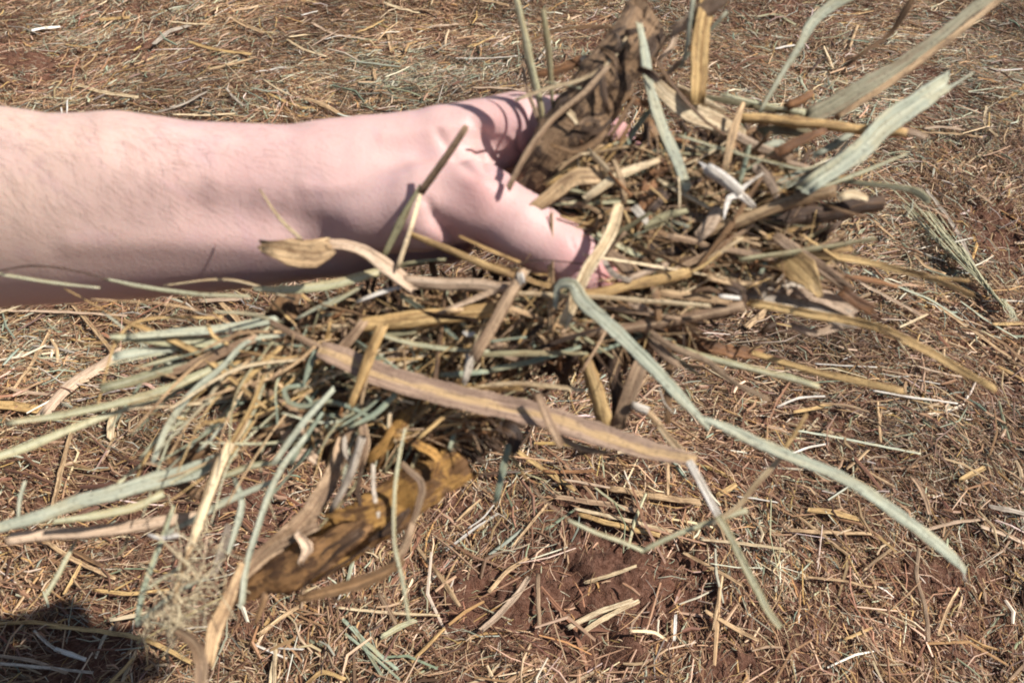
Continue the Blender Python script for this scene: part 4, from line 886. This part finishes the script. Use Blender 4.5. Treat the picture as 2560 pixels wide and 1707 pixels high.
# rotting orange stalk
orange = T('H', [(2010,230),(1850,350),(1600,520),(1400,670),(1180,800),(980,930)], (112,128,130,122,112,80), 'orange', (.392,.385,.378), 'q', label='thick rotting orange-brown stalk hanging down from the bunch', roll=.1, twist=.1, rag=.2, rough=.06, name='corn_stalk', cat='stalk', crump=.3)
for pts, w, col, d in (([(1330,700),(1180,800),(960,920),(700,1060)], (60,92,96,20), 'amber', .3675), ([(1400,690),(1260,790),(1130,950)], (24,34,10), 'dark', .365), ([(1480,760),(1290,880),(1180,960)], (6,8,3), 'dark', .364),
                       ([(1520,520),(1400,560),(1260,560)], (20,34,20), 'orange', .366), ([(1160,640),(950,740),(780,880)], (20,24,8), 'mauve', .3655), ([(1700,560),(1620,640),(1530,690)], (14,30,12), 'dark', .366), ([(1440,300),(1420,400),(1440,540)], (8,14,7), 'dark', .366), ([(1700,280),(1800,380),(1780,520),(1700,690)], (14,20,18,12), 'mauve', .367), ([(1080,700),(1120,760),(1090,820)], (20,30,12), 'pink', .3625)):
    sp = src('H', pts); strand_obj('husk_layer', None, None, None, [P(x, y, d) for x, y in sp], list(np.array(w) / FPX * d), col, 'v' if max(w) < 60 else 'h', parent=orange, rag=1.0, rough=.12, crump=.3 if max(w) > 25 else 0)
T('H', [(1320,150),(1220,420),(1050,640),(850,800),(700,960)], (20,46,54,44,16), 'mauve', (.378,.364), 'v', crump=.5, twist=.2, roll=.1, label='brown papery husk running along the top of the orange stalk', **HUSK)
T('H', [(1440,120),(1370,340),(1270,520)], (26,24,14), 'grey', .366, 'h', label='short grey stem curving in front of the orange stalk')
T('H', [(1510,280),(1510,420),(1540,560)], (11,13,10), 'grey', .366)
T('H', [(1340,120),(1340,200),(1380,250)], (12,16,10), 'grey', .368)
T('H', [(1700,60),(1660,250),(1635,500),(1640,750),(1685,960),(1725,1195)], (7,11,12,11,12,9), 'pgreen', (.368,.35), label='thin greenish strand dangling in front of the orange stalk', **GRASS)
T('H', [(1720,120),(1820,170),(1900,230),(1880,300)], (20,30,26,12), 'orange', .377, rough=.4, label='crumbly orange pith at the upper end of the rotting stalk', **HUSK)
T('H', [(1500,230),(1570,160),(1620,80)], (26,34,22), 'orange', .374, **HUSK)
T('H', [(1110,1050),(1400,980),(1560,910),(1660,860)], (14,40,30,10), 'brown', .356, 'v', crump=.4, label='drooping brown husk flap below the orange stalk', **HUSK)
T('H', [(1620,860),(1700,760),(1740,640)], (18,24,14), 'mauve', .358, **HUSK)
T('H', [(870,1050),(850,1110),(810,1200)], (24,14,5), 'brown', .352)
T('H', [(710,900),(640,1080),(560,1260),(540,1400)], (16,36,50,26), 'tan', (.35,.335), twist=.2, label='soft tan strip dangling at the bottom beside the tufted clump', **LEAF)
T('H', [(330,1240),(440,1330),(480,1450),(470,1640)], (12,30,38,34), 'mauve', (.345,.325), 'v', crump=.4, twist=.2, label='grey papery strip dangling to the bottom edge', **LEAF)
T('H', [(640,650),(600,800),(560,900)], (14,26,16), 'grey', .365, **HUSK)
T('H', [(470,180),(560,90),(620,20)], (8,12,6), 'ggreen', .374, **GRASS)
T('H', [(1000,90),(1110,60),(1190,120)], (24,34,20), 'pink', .384, **HUSK)
T('H', [(1020,230),(1110,200),(1170,240)], (20,30,20), 'pink', .382, **HUSK)
T('H', [(1450,1080),(1330,1060),(1130,1110)], (5,8,4), 'dark', .356)
T('I', [(480,300),(490,220),(440,190)], (30,46,30), 'dark', .385, label='dark lump of husk hanging under the long brown and gold stalk', **HUSK)
T('I', [(440,320),(410,450),(370,640)], (18,24,14), 'green', .383, label='dull green blade hanging below the dark lump of husk', **LEAF)
T('I', [(420,280),(480,380),(560,510)], (10,8,6), 'gold', .384)
T('I', [(560,510),(640,620),(720,700),(880,800)], (5,6,5,4), 'mauve', .39)
T('I', [(880,360),(1000,330),(1100,340)], (7,14,8), 'dark', .375)
T('I', [(760,230),(900,310),(1060,340)], (16,20,10), 'mauve', .37)
# fine blades fanning out of the lower side of the bunch
rq = random.Random(31)
for i in range(72):
    ox, oy = rq.choice([(760, 860), (700, 920), (860, 960), (980, 1000), (640, 850)]); ox += rq.gauss(0, 60); oy += rq.gauss(0, 35)
    a = math.radians(rq.choice([rq.uniform(165, 200), rq.uniform(120, 165), rq.uniform(100, 150)])); L = rq.uniform(160, 520); bnd = rq.gauss(0, .12)
    tip = (ox + L * math.cos(a), oy + L * math.sin(a)); mid = ((ox + tip[0]) / 2 - L * bnd * math.sin(a), (oy + tip[1]) / 2 + L * bnd * math.cos(a)); d0 = rq.uniform(.376, .395); d1 = d0 - rq.uniform(-.01, .03)
    w = rq.uniform(4, 10); col = rq.choice(['pgreen', 'pgreen', 'ggreen', 'green', 'drygreen', 'olive', 'gold', 'gold', 'tan', 'tan', 'pale']); gr = 'green' in col or col == 'olive'
    strand_obj('grass_strand' if gr else 'straw_stalk', 'grass strand' if gr else 'straw', None, HELD, [P(ox, oy, d0), P(mid[0], mid[1], (d0 + d1) / 2), P(tip[0], tip[1], d1)], [w * .9 / FPX * .38, w / FPX * .38, w * .5 / FPX * .38], col, 'v' if gr else 'f', roll=rq.uniform(-.5, .5), twist=rq.uniform(-.6, .6), rr=rq)
# tufted clump: a knot of tangled fine fibres
geos = []; rr = random.Random(9)
for i in range(150):
    a = rr.random() * 6.28; q = rr.random() ** .7; cx, cy = (1235 + 270 * q * math.cos(a) * .85, 1040 + 190 * q * math.sin(a)) if rr.random() < .72 else (1030 + 150 * q * math.cos(a), 1190 + 75 * q * math.sin(a))
    if rr.random() < .25: cx, cy = 1330 + 190 * (rr.random() - .5), 780 + 260 * (rr.random() - .5)
    dd = .352 + (.030) * (rr.random() - .5); p0 = P(*src('L', [(cx, cy)])[0], dd); L = rr.uniform(.005, .014)
    dr = np.array([rr.gauss(0, 1) for _ in range(3)]); dr /= np.linalg.norm(dr); d2 = np.array([rr.gauss(0, 1) for _ in range(3)]) * .6
    geos.append(strand_geo([p0, p0 + dr * L * .5 + d2 * L * .2, p0 + dr * L + d2 * L * .9], [.00022 + rr.random() * .0004] * 3, 'f', m=6, rr=rr))
V, Q, Cp, U = merge(geos); base = V[0].copy()
link('root_tuft', make_mesh('root_tuft', V - base, Q, Cp, U, MATS['pale']), tuple(base), category='root tuft', label='tangled greyish tuft of fine roots hanging lowest in the bunch', group=HELD)

# loose shorter pieces packed between the traced ones
def tube_path(t):      # the middle of the bunch, from the upper end to the lower fan
    pts = np.array([(1960, 500, .405), (1700, 480, .405), (1480, 560, .41), (1380, 740, .402), (1180, 840, .395), (950, 930, .392), (700, 1010, .39), (520, 1060, .388)]); k = t * (len(pts) - 1); i = int(min(k, len(pts) - 2)); return pts[i] + (pts[i + 1] - pts[i]) * (k - i)
rf = random.Random(77)
CENT = [(1760, 470, 230, 105, .398), (1620, 610, 200, 90, .396), (1480, 790, 250, 75, .394), (1180, 830, 240, 85, .392), (930, 850, 210, 85, .392), (850, 1010, 190, 90, .395), (1150, 1000, 130, 70, .396), (1880, 640, 190, 70, .398), (640, 920, 150, 60, .388), (1060, 1060, 130, 60, .39), (1560, 520, 110, 100, .39), (1560, 700, 200, 60, .39), (1500, 480, 80, 110, .392)]
CW = [20, 20, 16, 16, 12, 10, 8, 9, 6, 9, 9, 9, 8]
FCOL = ['tan', 'tan', 'pale', 'gold', 'gold', 'brown', 'brown', 'brown', 'mauve', 'dark', 'dark', 'rust', 'pgreen', 'green', 'olive', 'olive', 'tan', 'gold']
def filler(wlo, whi, llo, lhi, dmin, dmax):
    cx, cy, rx, ry, dc = rf.choices(CENT, CW)[0]
    a = rf.random() * 6.28; q = rf.random() ** .6; x = cx + rx * q * math.cos(a); y = cy + ry * q * math.sin(a); d = rf.uniform(dmin, dmax)
    ang = rf.gauss(-.1 if x > 1400 else -.25, .75); L = rf.uniform(llo, lhi); w = rf.uniform(wlo, whi); tz = rf.gauss(0, .25)
    dr = RT * math.cos(ang) + UP * math.sin(ang) * -1 + FW * tz; dr /= np.linalg.norm(dr); c = P(x, y, d); b = (UP * rf.gauss(0, .03) + FW * rf.gauss(0, .03)) * L
    return [c - dr * L / 2, c + b, c + dr * L / 2], [w * .8, w, w * .5]
for i in range(150):
    col = rf.choice(FCOL); p3, w3 = filler(.0008, .0030 if i % 4 else .0048, .012, .07 if i % 2 else .035, .371, .392); nm = 'grass_strand' if 'green' in col else ('husk_strip' if col in ('brown', 'rust', 'dark', 'mauve', 'grey') and w3[1] > .004 else 'straw_shred')
    strand_obj(nm, dict(grass_strand='grass strand', husk_strip='husk strip', straw_shred='straw shred')[nm], None, HELD, p3, w3, col, rf.choice('ffvh'), roll=rf.uniform(-.8, .8), twist=rf.uniform(-.8, .8), rr=rf)
for cname in ('chaff',):
    allg = {}
    for i in range(2300):
        p3, w3 = filler(.0003, .0009, .008, .040, .376, .402); allg.setdefault(rf.choice(['tan', 'pale', 'gold', 'brown', 'mauve', 'brown', 'olive', 'tan', 'dark']), []).append(strand_geo(p3, w3, 'f', roll=rf.uniform(-1, 1), twist=rf.uniform(-1, 1), rr=rf, m=4, wob=1.2))
    for i in range(15000):
        col = rf.choice(['brown', 'brown', 'dark', 'dark', 'mauve', 'tan', 'olive', 'gold', 'green', 'rust']); deep = i % 3 == 0; p3, w3 = filler(.001, .0050, .012, .045, .400, .440) if deep else filler(.0004, .0024, .005, .032, .378 + .02 * rf.random(), .41); col = rf.choice(['dark', 'dark', 'dark', 'brown']) if proj(p3[0])[2] > .393 else col  # deeper pieces get dark colours: shade of the voids painted in
        allg.setdefault(col, []).append(strand_geo(p3, w3, 'f', roll=rf.uniform(-1, 1), twist=rf.uniform(-1, 1), rr=rf, m=6))
    me = None; V, Q, Cp, U, MI, o = [], [], [], [], [], 0
    for k, (col, gs) in enumerate(allg.items()):
        v, q, c, u = merge(gs); V.append(v); Q.append(q + o); Cp.append([[i + o for i in f] for f in c]); U.append(u); o += len(v)
    mats = list(allg)
    nq = [len(q) for q in Q]; nc = [len(c) for c in Cp]
    me = make_mesh('chaff', np.concatenate(V) - P(1300, 760, .4), np.concatenate(Q), sum(Cp, []), np.concatenate(U), MATS[mats[0]])
    for c in mats[1:]: me.materials.append(MATS[c])
    me.polygons.foreach_set('material_index', np.r_[np.repeat(np.arange(len(mats)), nq), np.repeat(np.arange(len(mats)), nc)].astype(np.int32)); me.update()
    link('chaff', me, tuple(P(1300, 760, .4)), kind='stuff', category='chaff', label='fine broken chaff packed in the middle of the held bunch')
# ------------------------------------------------------------------ labels for the pieces without a hand-written one
H_MARK = [(1500, 300, 'by the mottled stalk'), (1330, 120, 'above the knuckles'), (1750, 120, 'near the upright tan strip'), (1700, 280, 'by the glossy husk sheath'), (1950, 330, 'by the round golden stem'), (1700, 420, 'near the white stalk stub'), (2050, 420, 'under the broad grey-green leaf'),
          (1560, 470, 'above the thumb tip'), (1400, 440, 'between thumb and stalk'), (1620, 560, 'past the thumb tip'), (1850, 560, 'around the rough dark stalk'), (2000, 650, 'by the kite-shaped scrap'), (1700, 680, 'below the wide dark stalk'), (1450, 760, 'below the thumb tip'), (1200, 700, 'under the base of the thumb'),
          (950, 680, 'under the wrist'), (1250, 820, 'by the upright fibrous stalk'), (1450, 900, 'under the long grey-green leaf'), (1550, 980, 'above the far end of the long stalk'), (950, 820, 'by the split tan straw'), (1050, 940, 'along the long brown stalk'), (750, 780, 'at the neck of the long stalk'),
          (620, 880, 'in the fan of green blades'), (800, 1020, 'by the hooked blue-green blade'), (550, 1080, 'in the lower green fan'), (950, 1150, 'above the orange stalk'), (750, 1300, 'beside the orange stalk'), (1100, 1200, 'right beside the orange pith'), (500, 1350, 'by the tufted clump'), (300, 1150, 'by the widest grey-green leaf'),
          (1700, 1150, 'by the glossy white straw'), (1300, 1150, 'hanging under the long brown stalk'), (1250, 1400, 'below the orange stalk'), (2350, 1400, 'at the long grey-green leaf tip')]
H_MARK = [(x, y, t.replace('right beside', 'beside')) for x, y, t in H_MARK]
G_MARK = [(100, 60, 'in the top corner above the forearm'), (350, 80, 'far off above the forearm'), (600, 120, 'far off above the wrist'), (150, 220, 'just above the forearm'), (500, 250, 'just above the forearm near the wrist'), (850, 80, 'far off near the top edge'), (1000, 150, 'on greenish litter above the hand'), (800, 270, 'just above the back of the hand'), (1200, 60, 'by the upright stems'),
          (1250, 220, 'touching the outline of the knuckles'), (1980, 100, 'between the two arched leaves'), (2100, 160, 'beside the long two-toned leaf'), (2450, 100, 'beyond the two-toned leaf'), (2400, 350, 'beyond the broad grey-green leaf'), (2350, 550, 'beside the uprooted grass clump'), (2200, 700, 'in front of the uprooted grass clump'), (2450, 850, 'past the uprooted grass clump'),
          (2100, 900, 'beyond the tip of the pale green stem'), (2000, 1030, 'by the small bare patch'), (2300, 1080, 'above the long grey-green leaf tip'), (2100, 1250, 'under the long grey-green leaf'), (2450, 1280, 'near the side edge by the leaf tip'), (1950, 1450, 'beside the lower end of the white straw'), (2350, 1550, 'near the bottom below the leaf tip'), (1600, 1250, 'by the bend of the pale bent straw'),
          (1650, 1050, 'behind the tip of the long brown stalk'), (1400, 1200, 'below the long brown stalk'), (1500, 1550, 'on the bare red soil'), (1250, 1450, 'on the red soil below the orange stalk'), (1350, 1330, 'above the bare red soil'), (1000, 1600, 'at the bottom below the orange stalk'), (700, 1650, 'at the bottom by the dangling strips'), (200, 1600, 'below the shadow of the hand'), (150, 1350, 'above the shadow of the hand'),
          (300, 1500, 'in the shadow of the hand'), (100, 780, 'under the forearm by the side edge'), (300, 860, 'under the forearm'), (600, 760, 'under the wrist'), (100, 1000, 'between the long pale blades'), (350, 1050, 'between the fanned green blades')]
SIZEW = lambda w: 'thin' if w < .0024 else ('narrow' if w < .0045 else 'broad')
def orient(a, b):
    dx, dy = b[0] - a[0], b[1] - a[1]
    if dx < 0: dx, dy = -dx, -dy
    an = math.degrees(math.atan2(-dy, dx))
    return 'lying level' if abs(an) < 14 else ('upright' if abs(an) > 68 else ('slanting upward' if an > 0 else 'slanting downward'))
KIND = dict(straw_stalk='straw', straw_shred='shred', loose_straw='straw', dry_leaf='leaf', grass_strand='blade', husk_strip='husk', corn_stalk='stalk', straw_chip='chip', stalk_stub='stub')
todo = {}
for t in THINGS:
    if t['label']: continue
    a = proj(t['pts'][0]); b = proj(t['pts'][-1]); c = ((a[0] + b[0]) / 2, (a[1] + b[1]) / 2)
    marks = H_MARK if t['group'] == HELD else G_MARK
    mk = min(marks, key=lambda q: math.hypot(q[0] - c[0], q[1] - c[1]))[2]
    L = math.hypot(a[0] - b[0], a[1] - b[1]); ln = 'short' if L < 75 else ('' if L < 170 else 'long')
    txt = ' '.join(f"{ln} {SIZEW(t['w'])} {COLWORD[t['col']]} {KIND[t['name']]} {orient(a, b)} {mk}".split())
    t['c'] = c; todo.setdefault(txt, []).append(t)
ORD = ['topmost', 'second-highest', 'third-highest', 'fourth-highest', 'fifth-highest', 'sixth-highest', 'seventh-highest', 'eighth-highest', 'ninth-highest', 'tenth-highest']
for txt, g in todo.items():
    g.sort(key=lambda t: t['c'][1])
    for i, t in enumerate(g):
        if len(g) == 1: lab = txt
        elif len(g) == 2: lab = ('upper ' if i == 0 else 'lower ') + txt
        else: lab = (ORD[i] if i < len(g) - 1 else 'lowest') + ' ' + txt
        w = lab.split(); t['o']['label'] = lab
